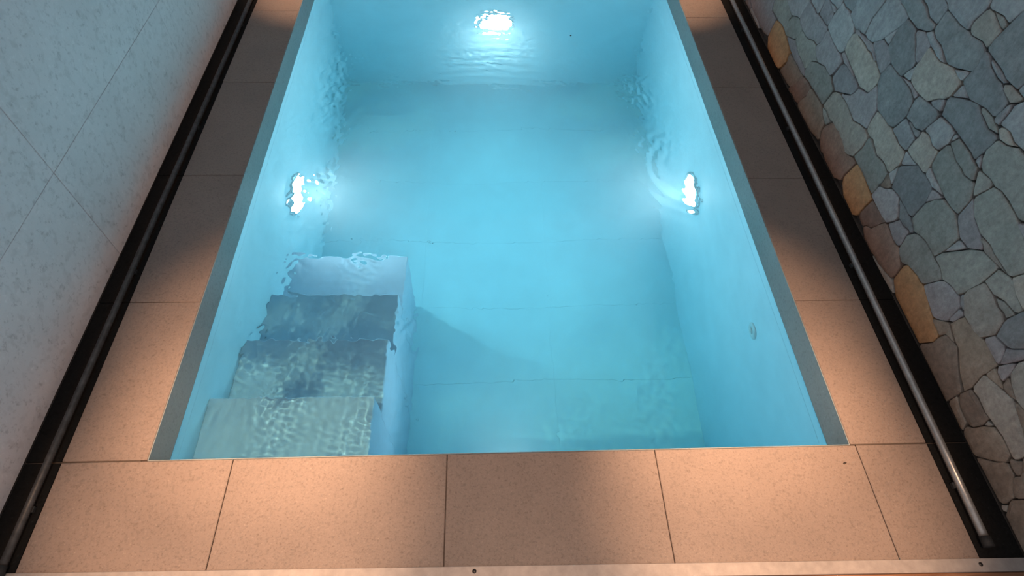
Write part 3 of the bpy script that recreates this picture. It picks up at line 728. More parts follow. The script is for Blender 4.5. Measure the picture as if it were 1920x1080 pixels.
p0 371 1481 396 1484 409 1491 489 1556 508 1577 482 1662 470 1680 447 1697 435 1700 418 1697 402 1688 366 1679 361 1674 355 1645 355 1545 366 1486
t0 -114 1176 -145 1185 -162 1182 -249 1124 -252 1119 -250 1090 -242 1053 -235 1040 -225 1035 -190 1035 -149 1049 -133 1088 -112 1167
d0 -147 2122 -139 2134 -124 2184 -106 2274 -123 2287 -179 2306 -253 2313 -257 2303 -237 2248 -207 2183 -188 2152 -182 2133 -173 2122
g0 -617 1588 -575 1585 -555 1590 -480 1595 -457 1602 -423 1663 -422 1673 -442 1698 -508 1722 -560 1735 -583 1728 -616 1706 -620 1695 -620 1595
t0 -243 1487 -305 1490 -316 1486 -343 1428 -377 1377 -375 1325 -366 1284 -357 1273 -335 1265 -323 1268 -256 1316 -265 1350 -265 1395 -256 1436 -238 1478
t0 3284 1614 3280 1620 3242 1642 3215 1650 3202 1648 3169 1626 3136 1584 3121 1574 3115 1560 3116 1526 3120 1520 3158 1498 3203 1483 3210 1485 3252 1543
t0 3063 2396 3159 2254 3235 2255 3255 2250 3275 2255 3295 2252 3299 2256 3300 2390 3294 2399 3070 2400
d0 1960 1615 1955 1600 1973 1538 1987 1512 1993 1483 2013 1433 2041 1383 2060 1410 2096 1444 2153 1482 2212 1503 2219 1511 2212 1532 2171 1596 2152 1607 2050 1635 1993 1638 1981 1634
s0 389 861 399 866 427 908 442 938 449 964 432 1002 413 1028 402 1057 346 1127 318 1092 291 1021 343 948 362 872 374 864
g0 349 2121 329 2081 311 2011 357 1952 388 1868 394 1866 418 1872 443 1887 490 1900 535 1900 567 1892 575 1895 612 1948 612 1954 558 2028 536 2081 359 2124
t0 1232 1158 1206 1139 1178 1092 1165 1035 1170 1010 1170 965 1176 941 1181 936 1267 918 1287 923 1298 932 1332 983 1345 1035 1339 1049 1325 1060 1284 1119 1244 1154
s0 2495 648 2490 640 2485 530 2462 435 2469 429 2517 417 2573 393 2588 392 2651 429 2652 442 2632 467 2586 586
g0 346 2131 320 2140 280 2145 210 2125 205 2115 201 2064 187 2033 171 2014 165 2000 165 1980 175 1940 214 1918 234 1931 256 1959 284 1981 312 2018 329 2081 347 2118
s0 -475 285 -487 293 -501 291 -568 263 -582 252 -583 247 -539 171 -500 170 -488 178 -472 277
s0 3033 1713 3080 1700 3105 1700 3125 1695 3163 1702 3170 1715 3170 1745 3181 1811 3103 1863 3097 1863 3061 1824 3027 1773
d0 2746 689 2741 684 2721 609 2725 600 2768 573 2792 578 2821 594 2839 634 2819 669 2804 684
d0 3148 102 3164 111 3192 153 3193 163 3155 215 3146 219 3091 184 3083 171 3096 151 3119 134 3139 104
g0 1092 879 1046 911 1038 912 980 890 973 882 965 850 970 840 988 828 1029 808 1056 844 1074 856
p0 2388 2397 2385 2390 2385 2295 2380 2260 2393 2233 2403 2223 2444 2211 2537 2238 2549 2246 2598 2307 2581 2391 2574 2399 2395 2400
s0 2948 1203 2956 1204 2962 1213 3011 1309 3031 1334 3068 1367 3070 1390 3062 1427 3052 1437 2920 1460 2909 1456 2881 1424 2846 1379 2842 1367 2902 1277 2937 1212
t0 2583 1798 2571 1794 2559 1776 2501 1714 2453 1642 2447 1622 2454 1604 2497 1572 2642 1543 2699 1591 2709 1609 2702 1627 2653 1703
g0 2043 274 2044 269 2062 257 2165 205 2179 211 2209 256 2166 331 2155 335 2123 327 2062 283
s0 2932 988 2950 1000 2955 1010 2950 1040 2955 1065 2950 1100 2950 1195 2945 1205 2930 1210 2835 1195 2803 1187 2759 1166 2781 1101 2788 1063 2804 1064 2852 1047 2874 1029 2896 991 2910 985
t0 2910 650 2912 654 2903 668 2895 695 2893 723 2873 738 2867 738 2846 724 2808 689 2808 683 2844 633
s0 2448 1605 2351 1641 2261 1662 2179 1601 2176 1591 2224 1509 2268 1492 2302 1508 2402 1568
g0 2976 654 2999 609 3080 575 3128 577 3136 584 3152 613 3142 647 3109 694 3095 710 3085 715 3028 697 2979 661
p0 2217 2033 2210 2100 2196 2161 2186 2181 2160 2190 2130 2190 2069 2199 2059 2196 2032 2058 2036 2046 2076 2018 2135 2025 2185 2025
g0 1429 778 1452 813 1475 905 1474 939 1467 947 1437 962 1397 977 1365 985 1336 984 1313 957 1298 932 1297 922 1321 881 1381 796 1399 784
p0 822 1454 779 1519 734 1572 648 1567 609 1541 603 1532 605 1470 610 1460 687 1407 712 1413 733 1427 766 1434
d0 2268 1483 2293 1423 2301 1416 2350 1415 2396 1406 2414 1409 2459 1401 2464 1406 2480 1465 2497 1569 2469 1594 2457 1602 2448 1602 2402 1568 2302 1508 2277 1498 2269 1491
t0 1979 1872 1912 1843 1837 1823 1832 1818 1820 1720 1817 1637 1822 1632 1895 1615 1925 1615 1945 1610 1969 1621 1983 1637 1993 1677 2017 1728 2020 1760 2002 1832 1992 1857
t0 2267 1989 2229 2024 2215 2030 2082 2018 2075 2005 2071 1891 2159 1839 2166 1839 2179 1851 2224 1916
g0 3144 539 3170 530 3215 530 3243 542 3277 548 3296 559 3300 570 3300 650 3296 661 3262 677 3247 678 3224 656 3191 634 3154 616 3131 574
g0 -215 1863 -231 1831 -264 1701 -259 1691 -236 1674 -196 1629 -141 1553 -109 1579 -81 1616 -56 1636 -44 1654 -21 1676 -17 1688 -59 1726 -92 1783 -100 1810 -132 1818
g0 889 976 890 1005 885 1015 817 1042 798 1042 752 1013 752 1002 764 984 802 962 815 960 860 970 880 970
s0 1738 577 1739 564 1763 508 1820 420 1828 417 1882 488 1899 544 1864 574 1840 585 1774 576 1755 580
t0 1421 1668 1404 1674 1360 1670 1340 1675 1300 1665 1276 1669 1254 1661 1229 1601 1220 1565 1224 1534 1278 1508 1290 1505 1301 1509 1351 1584 1381 1614 1411 1634
p0 1530 970 1508 962 1477 938 1475 905 1452 813 1433 782 1436 771 1449 759 1469 729 1480 725 1497 728 1559 761 1599 796 1605 810 1598 898 1554 954 1544 964
p0 2527 827 2460 835 2420 835 2400 840 2390 835 2374 791 2360 715 2368 683 2485 650 2496 654 2516 694 2535 775
g0 2852 2387 2803 2377 2783 2367 2721 2324 2693 2294 2733 2218 2743 2188 2752 2177 2770 2175 2802 2183 2844 2206 2873 2232 2870 2285
s0 1423 2395 1415 2400 1170 2400 1164 2398 1163 2393 1183 2308 1189 2299 1222 2277 1235 2275 1280 2285 1387 2288
p0 680 1315 685 1325 690 1365 688 1403 607 1462 572 1458 516 1424 507 1413 510 1360 514 1344 523 1333 646 1301
t0 1914 778 1925 785 1938 802 1945 850 1941 861 1897 892 1887 893 1873 877 1863 857 1863 848 1885 795
t0 1019 1621 1009 1601 1000 1560 1002 1522 1051 1471 1102 1432 1118 1432 1154 1461 1217 1533 1220 1545 1212 1557 1154 1574 1027 1622
p0 2259 394 2218 382 2191 364 2167 338 2168 328 2188 293 2214 258 2258 292 2265 325 2265 385
d0 -17 722 -20 710 -17 693 21 641 37 627 57 633 99 661 117 688 117 697 102 727 83 748 35 750 19 746 8 742
p0 1974 1876 1950 2005 1941 2026 1855 2065 1827 2058 1793 2042 1776 2029 1770 2015 1765 1900 1771 1886 1826 1826 1837 1823 1912 1843 1952 1858
s0 -257 1118 -312 1112 -328 1103 -367 1092 -375 1080 -370 1045 -375 1000 -363 957 -347 943 -299 921 -278 928 -266 936 -258 948 -235 1030 -245 1065 -251 1109
g0 1852 444 1895 460 1925 465 1965 465 1976 469 1988 502 2016 549 2019 564 2015 570 2000 575 1965 575 1930 570 1916 564 1902 548 1882 488
g0 1259 914 1254 919 1210 930 1185 935 1172 933 1099 881 1098 868 1113 838 1127 822 1175 810 1204 808 1232 838 1238 857 1257 888
d0 952 1677 1003 1638 1023 1637 1084 1681 1131 1724 1159 1741 1177 1764 1159 1784 1097 1832 1064 1844 1028 1837 1013 1822 1002 1788 953 1687
g0 1001 1001 1050 1005 1064 1011 1082 1038 1117 1113 1128 1163 1114 1179 1067 1207 1016 1214 993 1172 967 1062 993 1008
g0 1803 1023 1812 1012 1830 1005 1880 1005 1915 1020 1930 1080 1910 1125 1898 1127 1851 1094 1816 1059 1803 1037
t0 1810 1630 1820 1655 1820 1720 1830 1800 1830 1815 1824 1829 1763 1893 1745 1895 1705 1890 1675 1895 1645 1890 1620 1895 1599 1888 1595 1835 1581 1784 1563 1742 1561 1731 1565 1725 1609 1699 1644 1669 1672 1637 1796 1626
t0 2523 631 2573 593 2585 590 2630 590 2666 599 2685 595 2713 602 2722 613 2740 680 2732 692 2657 732 2647 733 2589 681
g0 1982 1872 1995 1870 2045 1880 2061 1884 2069 1891 2075 1935 2075 2010 2069 2024 2033 2048 1984 2041 1953 2027 1947 2020 1970 1895 1973 1883
g0 -547 612 -551 519 -542 513 -500 505 -470 510 -465 520 -453 597 -540 615
g0 232 1390 279 1359 309 1329 351 1243 403 1267 458 1282 476 1304 509 1331 514 1341 510 1390 499 1424 417 1482 405 1485 358 1477
g0 1612 1278 1610 1270 1627 1207 1659 1179 1681 1151 1696 1141 1712 1117 1752 1128 1779 1146 1802 1173 1811 1194 1811 1206 1771 1251 1728 1313 1715 1315 1659 1306
p0 2093 1327 2090 1295 2100 1225 2118 1163 2126 1156 2180 1155 2200 1150 2227 1153 2254 1176 2284 1211 2312 1256 2302 1282 2264 1334 2180 1335 2160 1330
g0 2790 2000 2795 2010 2790 2035 2790 2075 2768 2113 2750 2165 2742 2168 2705 2160 2644 2141 2635 2115 2632 2072 2701 2001 2715 1995 2775 1995
s0 570 1745 613 1718 624 1716 647 1723 678 1742 766 1779 791 1834 795 1865 787 1897 772 1932 739 1979 726 1984 658 1967 614 1951 573 1892 570 1880 570 1855 565 1835 565 1755
g0 -203 397 -238 398 -329 324 -319 286 -248 227 -236 231 -178 328 -175 340 -178 352 -192 388
d0 2868 308 2886 309 3010 350 3015 360 3012 372 2991 421 2972 432 2960 435 2948 432 2859 386 2855 375 2855 350
d0 1776 1461 1768 1462 1735 1450 1670 1440 1592 1438 1528 1387 1510 1330 1512 1317 1553 1293 1603 1278 1659 1306 1724 1316 1754 1356 1793 1397 1791 1416
g0 318 640 255 670 212 653 200 645 196 636 201 626 241 586 253 582 289 601
g0 -369 108 -353 113 -336 126 -321 171 -339 201 -352 208 -382 202 -395 195 -400 185 -402 146
g0 3297 362 3290 365 3242 363 3218 337 3217 327 3256 273 3292 288 3299 296 3300 355
t0 2589 588 2594 559 2632 467 2663 428 2690 420 2712 423 2772 458 2788 472 2785 515 2773 568 2732 597 2713 602 2685 595 2666 599 2630 590
p0 -486 28 -468 53 -443 136 -487 168 -538 168 -559 149 -587 102 -587 96 -564 76 -517 48 -492 28
s0 2502 1568 2497 1563 2490 1535 2480 1465 2465 1410 2467 1397 2513 1363 2593 1318 2633 1303 2648 1302 2674 1321 2696 1349 2697 1357 2638 1538 2626 1546 2595 1555 2515 1570
p0 2691 859 2690 830 2697 817 2751 806 2780 795 2791 799 2797 808 2800 845 2796 861 2789 874 2778 883 2715 865 2696 864
p0 233 1852 220 1805 220 1760 227 1717 236 1706 250 1700 300 1695 353 1678 402 1688 432 1703 431 1716 386 1851 295 1845
s0 964 2398 967 2372 1056 2236 1073 2237 1098 2257 1127 2268 1183 2302 1163 2393 1158 2398
g0 1017 1834 1002 1847 950 1870 925 1870 860 1860 805 1860 796 1854 771 1781 827 1702 946 1678 952 1683 982 1743
g0 813 956 847 907 859 878 875 885 895 880 903 882 914 891 938 927 936 936 892 967 880 970 835 965
p0 -165 2120 -194 2104 -228 2068 -225 1960 -235 1910 -214 1866 -194 1851 -132 1818 -100 1812 -93 1818 -48 1913 -45 1950 -55 1980 -94 2016 -119 2046 -142 2088 -149 2111 -156 2119
g0 2358 103 2365 100 2435 120 2463 113 2472 118 2478 153 2441 186 2425 215 2418 217 2396 204 2363 197 2346 184 2350 125
s0 1912 688 1920 710 1920 735 1913 773 1904 784 1881 794 1829 766 1825 755 1823 711 1836 691 1850 685 1873 683
p0 2308 263 2272 287 2253 287 2196 239 2173 204 2208 178 2239 168 2304 246
g0 3186 946 3179 946 3042 858 3046 846 3059 834 3110 757 3168 792 3199 801 3207 808 3215 855 3197 922
t0 563 2273 575 2265 635 2270 768 2302 773 2307 775 2325 764 2394 755 2400 591 2399 584 2391 575 2355
s0 1683 614 1723 583 1735 580 1774 576 1839 586 1845 595 1843 683 1826 706 1815 710 1742 693 1710 675
g0 2167 877 2140 885 2100 885 2080 890 2055 890 2020 880 2005 855 2005 805 2015 765 2051 746 2085 750 2095 755 2138 837 2164 866
g0 1452 2023 1454 2029 1435 2110 1435 2215 1439 2234 1434 2244 1394 2279 1370 2290 1345 2285 1280 2285 1233 2272 1233 2263 1252 2222 1260 2190 1267 2102 1297 2062 1304 2044 1360 2030
d0 -616 353 -581 376 -548 443 -551 454 -568 467 -582 467 -611 456 -619 449 -620 360
s0 -299 726 -306 726 -348 698 -426 661 -446 611 -445 595 -354 543 -284 589 -281 599 -290 645 -290 685
s0 778 1180 770 1185 740 1185 720 1180 695 1185 668 1182 626 1154 573 1106 625 1080 660 1090 718 1087 741 1124 773 1162
s0 2577 1804 2553 1828 2513 1838 2457 1862 2432 1868 2417 1858 2393 1852 2346 1819 2321 1794 2317 1782 2341 1751 2379 1714 2396 1686 2446 1633 2501 1714 2559 1776
t0 2054 2184 2045 2190 1995 2195 1929 2214 1883 2192 1874 2186 1870 2175 1870 2150 1860 2105 1858 2068 1888 2048 1946 2026 1984 2041 2022 2048 2032 2058 2040 2090
s0 1868 2183 1863 2188 1818 2198 1785 2195 1745 2200 1703 2192 1669 2166 1666 2156 1687 2117 1726 2066 1774 2028 1793 2042 1846 2064 1857 2073 1870 2150
t0 3153 63 3160 60 3212 63 3244 91 3258 112 3258 118 3236 166 3226 169 3195 160 3164 111 3147 98
p0 1293 923 1264 916 1257 888 1238 857 1232 838 1211 814 1205 800 1205 765 1218 713 1224 704 1256 686 1265 690 1316 739 1387 789
d0 1269 2099 1257 2103 1157 2088 1118 2032 1118 2018 1141 1976 1154 1959 1188 1933 1201 1934 1254 1956 1287 2003 1302 2033 1297 2062
g0 132 802 188 807 238 862 227 892 202 927 162 923 101 864 102 852
s0 1007 1219 959 1304 889 1387 884 1386 854 1351 839 1341 829 1326 805 1310 792 1293 790 1280 795 1255 790 1235 790 1195 794 1184 804 1179 825 1175 945 1205 985 1210
g0 -375 995 -385 1000 -420 995 -465 995 -532 982 -540 950 -545 875 -562 822 -560 815 -527 793 -500 790 -486 796 -464 819 -445 830 -432 872 -412 907 -389 939 -367 957 -365 965
p0 408 1489 509 1418 572 1458 600 1465 605 1475 603 1535 597 1542 511 1574 446 1524
t0 -614 1916 -588 1928 -541 1961 -529 1979 -511 1991 -456 2051 -440 2080 -443 2132 -510 2145 -560 2145 -580 2150 -617 2147 -620 2140 -620 1925
d0 85 972 92 973 124 996 157 1043 165 1065 165 1100 160 1120 162 1149 132 1172 120 1175 93 1167 66 1149 43 1107 36 1084 48 1053 62 1032 78 978
p0 3179 1268 3212 1303 3235 1415 3232 1432 3206 1481 3158 1498 3127 1517 3112 1518 3063 1442 3061 1431 3073 1368 3096 1336 3114 1324 3156 1281
p0 951 1872 945 1900 943 1942 955 2020 946 2041 817 2087 804 2086 736 1989 737 1982 772 1932 798 1863 860 1860
d0 2548 852 2537 907 2519 949 2508 958 2468 968 2434 961 2414 951 2383 907 2376 889 2393 843 2420 835 2520 830 2534 836
g0 2042 1372 2054 1354 2078 1338 2100 1330 2255 1335 2266 1339 2272 1348 2286 1379 2295 1415 2287 1442 2264 1489 2227 1507 2218 1507 2153 1482 2096 1444 2060 1410 2043 1382
t0 2449 2211 2445 2200 2449 2184 2478 2118 2514 2064 2536 2046 2542 2042 2556 2044 2626 2074 2635 2100 2642 2144 2606 2186 2591 2196 2554 2234 2541 2239
d0 2922 1933 2925 1940 2925 2025 2915 2070 2885 2080 2840 2080 2820 2085 2793 2082 2790 2035 2800 1995 2882 1932 2915 1930
d0 2459 438 2463 442 2485 530 2485 560 2490 580 2489 644 2481 651 2451 661 2395 675 2370 680 2353 677 2334 666 2325 645 2356 581 2366 516 2414 479 2451 441
t0 1351 1371 1364 1376 1394 1406 1438 1472 1445 1495 1445 1530 1450 1550 1432 1597 1411 1632 1381 1614 1351 1584 1298 1504 1322 1462 1346 1376
g0 3298 1124 3298 1283 3293 1288 3260 1295 3225 1300 3212 1298 3186 1274 3180 1260 3197 1187 3248 1148 3293 1123
s0 1983 304 1982 338 1990 410 1972 462 1925 465 1895 460 1868 452 1844 436 1818 397 1819 384 1847 372 1912 332 1942 322 1978 303
t0 1834 2394 1825 2400 1702 2398 1693 2387 1673 2341 1704 2314 1730 2280 1740 2275 1752 2278 1804 2326 1824 2351 1835 2375
g0 3035 295 3025 240 3027 217 3068 178 3083 177 3151 224 3157 233 3157 252 3123 298 3095 290
g0 -145 685 -150 675 -145 585 -141 569 -134 561 -105 555 -80 555 -51 544 -26 541 11 569 37 608 38 623 -22 698 -75 700 -115 695
t0 2417 957 2461 969 2473 1012 2497 1051 2462 1127 2456 1132 2381 1079 2376 1069 2403 978
p0 61 1151 23 1158 -37 1152 -72 1062 -69 1051 -52 1038 -37 1037 29 1076 62 1143
t0 659 1569 674 1566 720 1570 741 1579 817 1683 823 1697 822 1707 789 1759 771 1776 763 1777 678 1742 647 1723 628 1717 621 1709 620 1690 634 1614 648 1578
g0 2794 1061 2791 1051 2805 995 2800 965 2805 950 2851 936 2887 943 2900 980 2874 1029 2861 1041 2832 1057 2804 1064
t0 2934 1216 2902 1277 2845 1360 2835 1365 2795 1365 2697 1348 2638 1287 2639 1274 2653 1238 2671 1206 2703 1178 2751 1166 2781 1174 2803 1187 2860 1200 2910 1205 2926 1209
d0 2956 6 2965 0 3124 1 3131 9 3148 52 3147 92 3119 134 3101 146 3084 169 3076 172 3043 122 3034 101 2984 46 2954 26
p0 -516 2398 -501 2339 -449 2196 -442 2163 -436 2158 -366 2226 -309 2304 -289 2324 -303 2392 -315 2400
s0 3120 300 3125 310 3125 325 3118 353 3086 386 3078 387 3038 372 3017 358 3018 338 3042 297 3070 290 3095 290
s0 2642 1296 2627 1307 2593 1318 2477 1387 2471 1387 2458 1372 2428 1317 2402 1242 2451 1166 2464 1154 2475 1150 2486 1154 2503 1197 2531 1229 2566 1249 2588 1267 2627 1278 2636 1284
g0 1442 1473 1394 1406 1362 1373 1366 1361 1396 1326 1414 1314 1437 1287 1447 1288 1505 1315 1528 1387 1527 1397 1519 1409 1489 1444 1448 1473
g0 -23 333 -20 370 -25 390 -25 425 -15 485 -26 534 -31 539 -80 555 -105 555 -125 560 -143 558 -157 542 -179 439 -194 399 -177 348 -168 337 -115 325 -45 325
s0 2162 697 2129 709 2120 705 2099 676 2061 644 2049 621 2043 593 2079 579 2136 566 2164 581 2170 595 2170 650
s0 -263 1123 -262 1128 -313 1207 -332 1243 -336 1259 -353 1272 -363 1273 -419 1239 -463 1198 -465 1185 -459 1171 -373 1092 -328 1103 -300 1115 -268 1118
g0 -306 753 -286 766 -257 797 -255 805 -268 857 -293 907 -306 924 -368 953 -389 939 -412 907 -432 872 -439 836 -432 828 -383 807
g0 -97 1492 -100 1480 -95 1445 -108 1362 -69 1316 -48 1297 -30 1290 95 1290 102 1293 117 1328 137 1353 145 1375 115 1470 90 1480 60 1480 5 1490 -30 1490 -75 1500
g0 2480 60 2492 58 2518 77 2550 85 2604 81 2629 111 2637 129 2557 182 2528 177 2489 156 2479 146 2470 110 2470 85
d0 30 750 35 760 35 780 21 816 -8 837 -32 848 -42 847 -54 839 -67 822 -78 793 -77 783 -69 771 -14 731
p0 2928 1927 2930 1895 2947 1807 2952 1802 3002 1787 3021 1773 3026 1774 3061 1824 3084 1846 3097 1866 3072 1927 3060 1945 3050 1950 2975 1940
g0 -132 948 -125 945 -87 947 -51 976 -45 990 -45 1025 -49 1036 -80 1055 -95 1055 -130 1045 -135 1035 -135 1010 -130 990 -135 965
p0 -448 593 -453 588 -465 535 -463 502 -449 481 -434 468 -405 475 -357 474 -350 510 -350 530 -356 544 -418 582
p0 3128 1112 3189 1176 3195 1195 3174 1269 3096 1336 3071 1367 3046 1349 3011 1309 2963 1214 2968 1208 3002 1202 3047 1187 3082 1167 3099 1154 3120 1115
t0 456 964 448 957 427 908 394 861 393 853 417 817 447 747 456 716 481 691 499 683 585 745 590 755 570 830 558 913 513 958 490 965
t0 2918 1463 2965 1450 3058 1437 3113 1522 3113 1568 3057 1617 3010 1635 2992 1633 2951 1594 2937 1573 2930 1525 2915 1480
d0 3044 861 3050 875 3050 900 3027 987 2955 1000 2932 988 2903 982 2890 945 2896 921 2934 899 3002 847 3021 849
g0 -444 2067 -486 2016 -529 1979 -541 1961 -601 1921 -603 1912 -593 1902 -561 1884 -539 1861 -513 1842 -485 1835 -425 1830 -411 1836 -371 1881 -363 1893 -363 1902 -417 1998
g0 2464 1146 2463 1153 2426 1201 2404 1239 2390 1245 2325 1255 2309 1251 2284 1211 2237 1158 2241 1146 2279 1119 2312 1082 2365 1075 2378 1077 2444 1121
g0 -12 482 -25 425 -25 390 -16 329 7 318 65 355 79 349 101 321 110 320 112 332 100 360 105 375 126 389 128 398 101 431 71 481 60 485
t0 -50 1970 -42 1928 -3 1917 95 1870 129 1896 159 1926 170 1950 165 2000 160 2010 137 2022 52 2052 44 2051 1 2024 -44 1984
g0 325 643 289 601 252 578 253 563 266 541 286 528 292 528 332 558 347 563 367 589
g0 452 713 455 720 451 736 437 772 412 827 391 856 371 866 358 867 325 850 315 815 317 772 369 714 380 710
t0 686 1321 708 1308 788 1292 874 1371 885 1395 881 1416 872 1427 815 1450 733 1427 692 1403
g0 2589 1798 2710 1610 2720 1605 2830 1605 2857 1613 2860 1665 2841 1736 2777 1772 2748 1783 2722 1802 2700 1810 2660 1810 2620 1800
s0 2468 1393 2463 1398 2414 1409 2396 1406 2350 1415 2301 1414 2294 1406 2282 1368 2268 1342 2268 1333 2317 1257 2375 1245 2398 1247 2407 1258 2428 1317 2468 1387
p0 2739 691 2762 733 2773 793 2762 802 2735 810 2705 815 2688 812 2652 773 2652 737 2688 713
t0 -303 2395 -288 2332 -267 2313 -246 2314 -208 2307 -191 2309 -109 2281 -88 2288 -81 2296 -80 2320 -104 2341 -136 2399 -295 2400
g0 3300 10 3300 25 3294 34 3254 44 3212 63 3160 60 3150 55 3139 36 3131 6 3140 0 3290 0 3297 3
d0 1668 1632 1668 1638 1649 1664 1609 1699 1562 1727 1550 1730 1452 1703 1441 1694 1423 1667 1415 1640 1418 1623 1438 1578 1445 1565 1455 1560 1480 1565 1560 1565 1603 1572
d0 1603 892 1600 855 1609 799 1633 783 1667 772 1682 762 1690 760 1701 764 1718 787 1706 841 1710 865 1705 875 1640 900 1625 900
p0 2728 5 2721 11 2658 28 2608 73 2600 70 2588 52 2578 7 2579 2 2585 0 2720 0
g0 1018 1631 1033 1618 1058 1608 1188 1563 1217 1558 1254 1666 1236 1761 1225 1770 1183 1762
g0 -481 4 -470 0 -427 2 -401 26 -382 52 -371 104 -391 134 -402 143 -420 145 -432 142 -443 133 -468 53 -483 28 -485 15
g0 2576 1029 2591 996 2625 980 2655 980 2702 993 2713 1002 2719 1021 2716 1031 2707 1037 2665 1055 2619 1046 2581 1034
t0 1760 900 1764 889 1802 857 1840 850 1861 854 1883 892 1880 900 1852 917 1810 930 1777 928 1763 912
p0 573 2261 593 2208 612 2172 720 2165 752 2157 808 2128 844 2156 871 2194 888 2210 861 2261 778 2303 665 2275 605 2270
g0 -255 1122 -159 1184 -156 1191 -173 1242 -203 1297 -211 1309 -225 1315 -245 1315 -267 1307 -301 1281 -330 1265 -335 1255 -313 1207
d0 754 999 741 1004 700 990 662 988 648 972 642 947 656 931 721 893 757 943 765 975
t0 -43 862 -35 865 -14 894 4 906 22 948 21 956 -12 978 -37 988 -79 954 -85 940 -82 918
d0 3294 1616 3300 1625 3300 1840 3297 1847 3292 1848 3184 1806 3170 1745 3170 1710 3173 1698 3204 1654 3242 1642 3273 1623
g0 1443 1697 1424 1734 1406 1751 1374 1794 1328 1838 1304 1844 1291 1839 1237 1773 1235 1765 1250 1685 1253 1673 1261 1666 1279 1669 1300 1665 1340 1675 1360 1670 1401 1674 1419 1671 1429 1676
s0 2899 917 2872 848 2880 805 2866 754 2876 736 2896 726 2932 738 2959 756 2999 841 2998 848 2984 864 2922 907
t0 2649 773 2692 816 2690 865 2677 897 2630 905 2616 899 2569 856 2568 851
g0 77 973 62 1032 34 1077 12 1068 -44 1029 -45 1000 -40 990 -12 978 18 958 30 955 42 958
t0 505 962 511 969 528 1027 567 1093 569 1104 554 1129 526 1151 496 1191 473 1228 457 1272 446 1279 403 1267 351 1239 340 1215 345 1195 345 1140 348 1128 366 1101 402 1057 413 1028 449 969
d0 1805 1020 1780 1030 1747 1023 1736 1009 1703 992 1702 982 1751 926 1768 922 1784 936 1789 971 1812 1006
p0 -141 924 -149 931 -165 935 -240 935 -259 939 -295 920 -297 913 -268 857 -252 803 -218 813 -165 840
p0 2748 693 2785 685 2803 687 2864 736 2867 747 2859 759 2812 787 2790 795 2781 794 2774 786 2762 733 2748 707
p0 2910 535 2907 547 2898 558 2819 589 2784 576 2775 565 2789 484 2794 474 2815 465 2905 520
s0 -338 117 -313 97 -294 91 -283 93 -214 144 -212 153 -236 179 -252 188 -295 175 -314 174 -322 167
p0 1624 1206 1611 1266 1606 1276 1596 1281 1553 1293 1509 1314 1473 1302 1442 1283 1435 1245 1440 1225 1438 1191 1448 1183 1559 1161 1589 1176
s0 2747 2173 2733 2218 2702 2277 2688 2293 2635 2305 2597 2303 2576 2284 2548 2244 2551 2236 2642 2147 2655 2145 2742 2168
g0 1704 1114 1683 1107 1656 1089 1638 1062 1635 1050 1641 1036 1692 992 1718 997 1736 1009 1742 1018 1742 1027 1728 1053 1711 1106
d0 3296 663 3300 670 3299 844 3294 849 3270 855 3224 851 3216 844 3205 795 3228 728 3255 680
p0 1989 1868 2006 1821 2020 1745 2026 1736 2130 1750 2157 1758 2168 1767 2175 1805 2167 1827 2159 1839 2098 1878 2065 1885
g0 316 846 245 860 231 854 206 829 198 817 197 807 222 772 239 739 248 737 272 743 311 764 320 835
p0 68 486 101 431 132 397 144 401 204 446 215 465 211 486 199 504 142 532 134 531 103 512
p0 -444 429 -435 460 -437 468 -465 505 -470 508 -500 505 -552 518 -561 516 -575 480 -571 469 -554 456 -465 425
d0 -489 296 -480 300 -446 341 -411 371 -413 387 -441 427 -471 421 -507 357 -496 304
g0 2162 2395 2176 2371 2221 2316 2243 2298 2336 2276 2370 2260 2379 2266 2385 2295 2385 2390 2379 2399 2170 2400
g0 964 1062 943 1057 906 1039 890 1005 890 975 895 965 923 943 945 935 959 941 969 951 997 993 988 1023
s0 2467 972 2479 964 2510 960 2592 994 2565 1045 2535 1045 2501 1052 2491 1044 2473 1012 2465 980
g0 774 1157 766 1154 741 1124 721 1084 737 1032 750 1017 802 1046 800 1090 791 1126
s0 1046 2199 1053 2227 1047 2252 968 2368 953 2367 906 2334 863 2272 863 2258 892 2212 1015 2195
s0 3299 1856 3300 1950 3296 1961 3272 1972 3135 2015 3101 1994 3062 1953 3062 1942 3101 1866 3178 1813 3189 1811 3236 1824 3292 1848
t0 -98 1178 -88 1188 -77 1227 -48 1294 -101 1354 -115 1360 -130 1360 -157 1352 -197 1332 -209 1324 -213 1312 -173 1242 -152 1188 -109 1176
d0 2863 297 2866 286 2906 236 2932 212 2940 210 2985 220 3015 220 3024 226 3035 300 3017 342 3010 348 2903 317 2874 306
d0 2786 1057 2722 1028 2711 991 2723 953 2731 946 2780 935 2791 939 2797 948 2805 995 2796 1036
d1 2601 78 2580 85 2550 85 2518 77 2506 69 2487 53 2494 4 2505 0 2565 0 2576 4 2588 52 2602 73
g0 337 1217 320 1220 258 1202 243 1192 213 1182 166 1149 160 1135 160 1120 165 1100 165 1065 170 1055 224 1024 276 1016 286 1019 302 1048 318 1092 343 1127 345 1195
p0 1909 1164 1902 1172 1857 1192 1825 1200 1813 1197 1798 1167 1779 1146 1752 1128 1718 1117 1711 1109 1728 1053 1740 1030 1750 1025 1800 1030 1816 1059 1851 1094 1904 1131 1910 1145
g0 2167 583 2142 563 2131 501 2161 466 2182 452 2188 452 2210 460 2242 508 2242 514 2229 534 2195 570 2177 582
g0 949 934 940 930 914 891 899 877 938 853 960 847 975 890 962 922
t0 2352 108 2350 150 2342 192 2312 256 2256 189 2243 166 2258 153 2303 128 2343 108
g0 1606 896 1629 906 1687 988 1684 999 1659 1024 1630 1040 1580 1035 1566 1029 1553 1012 1540 975 1546 961 1581 916
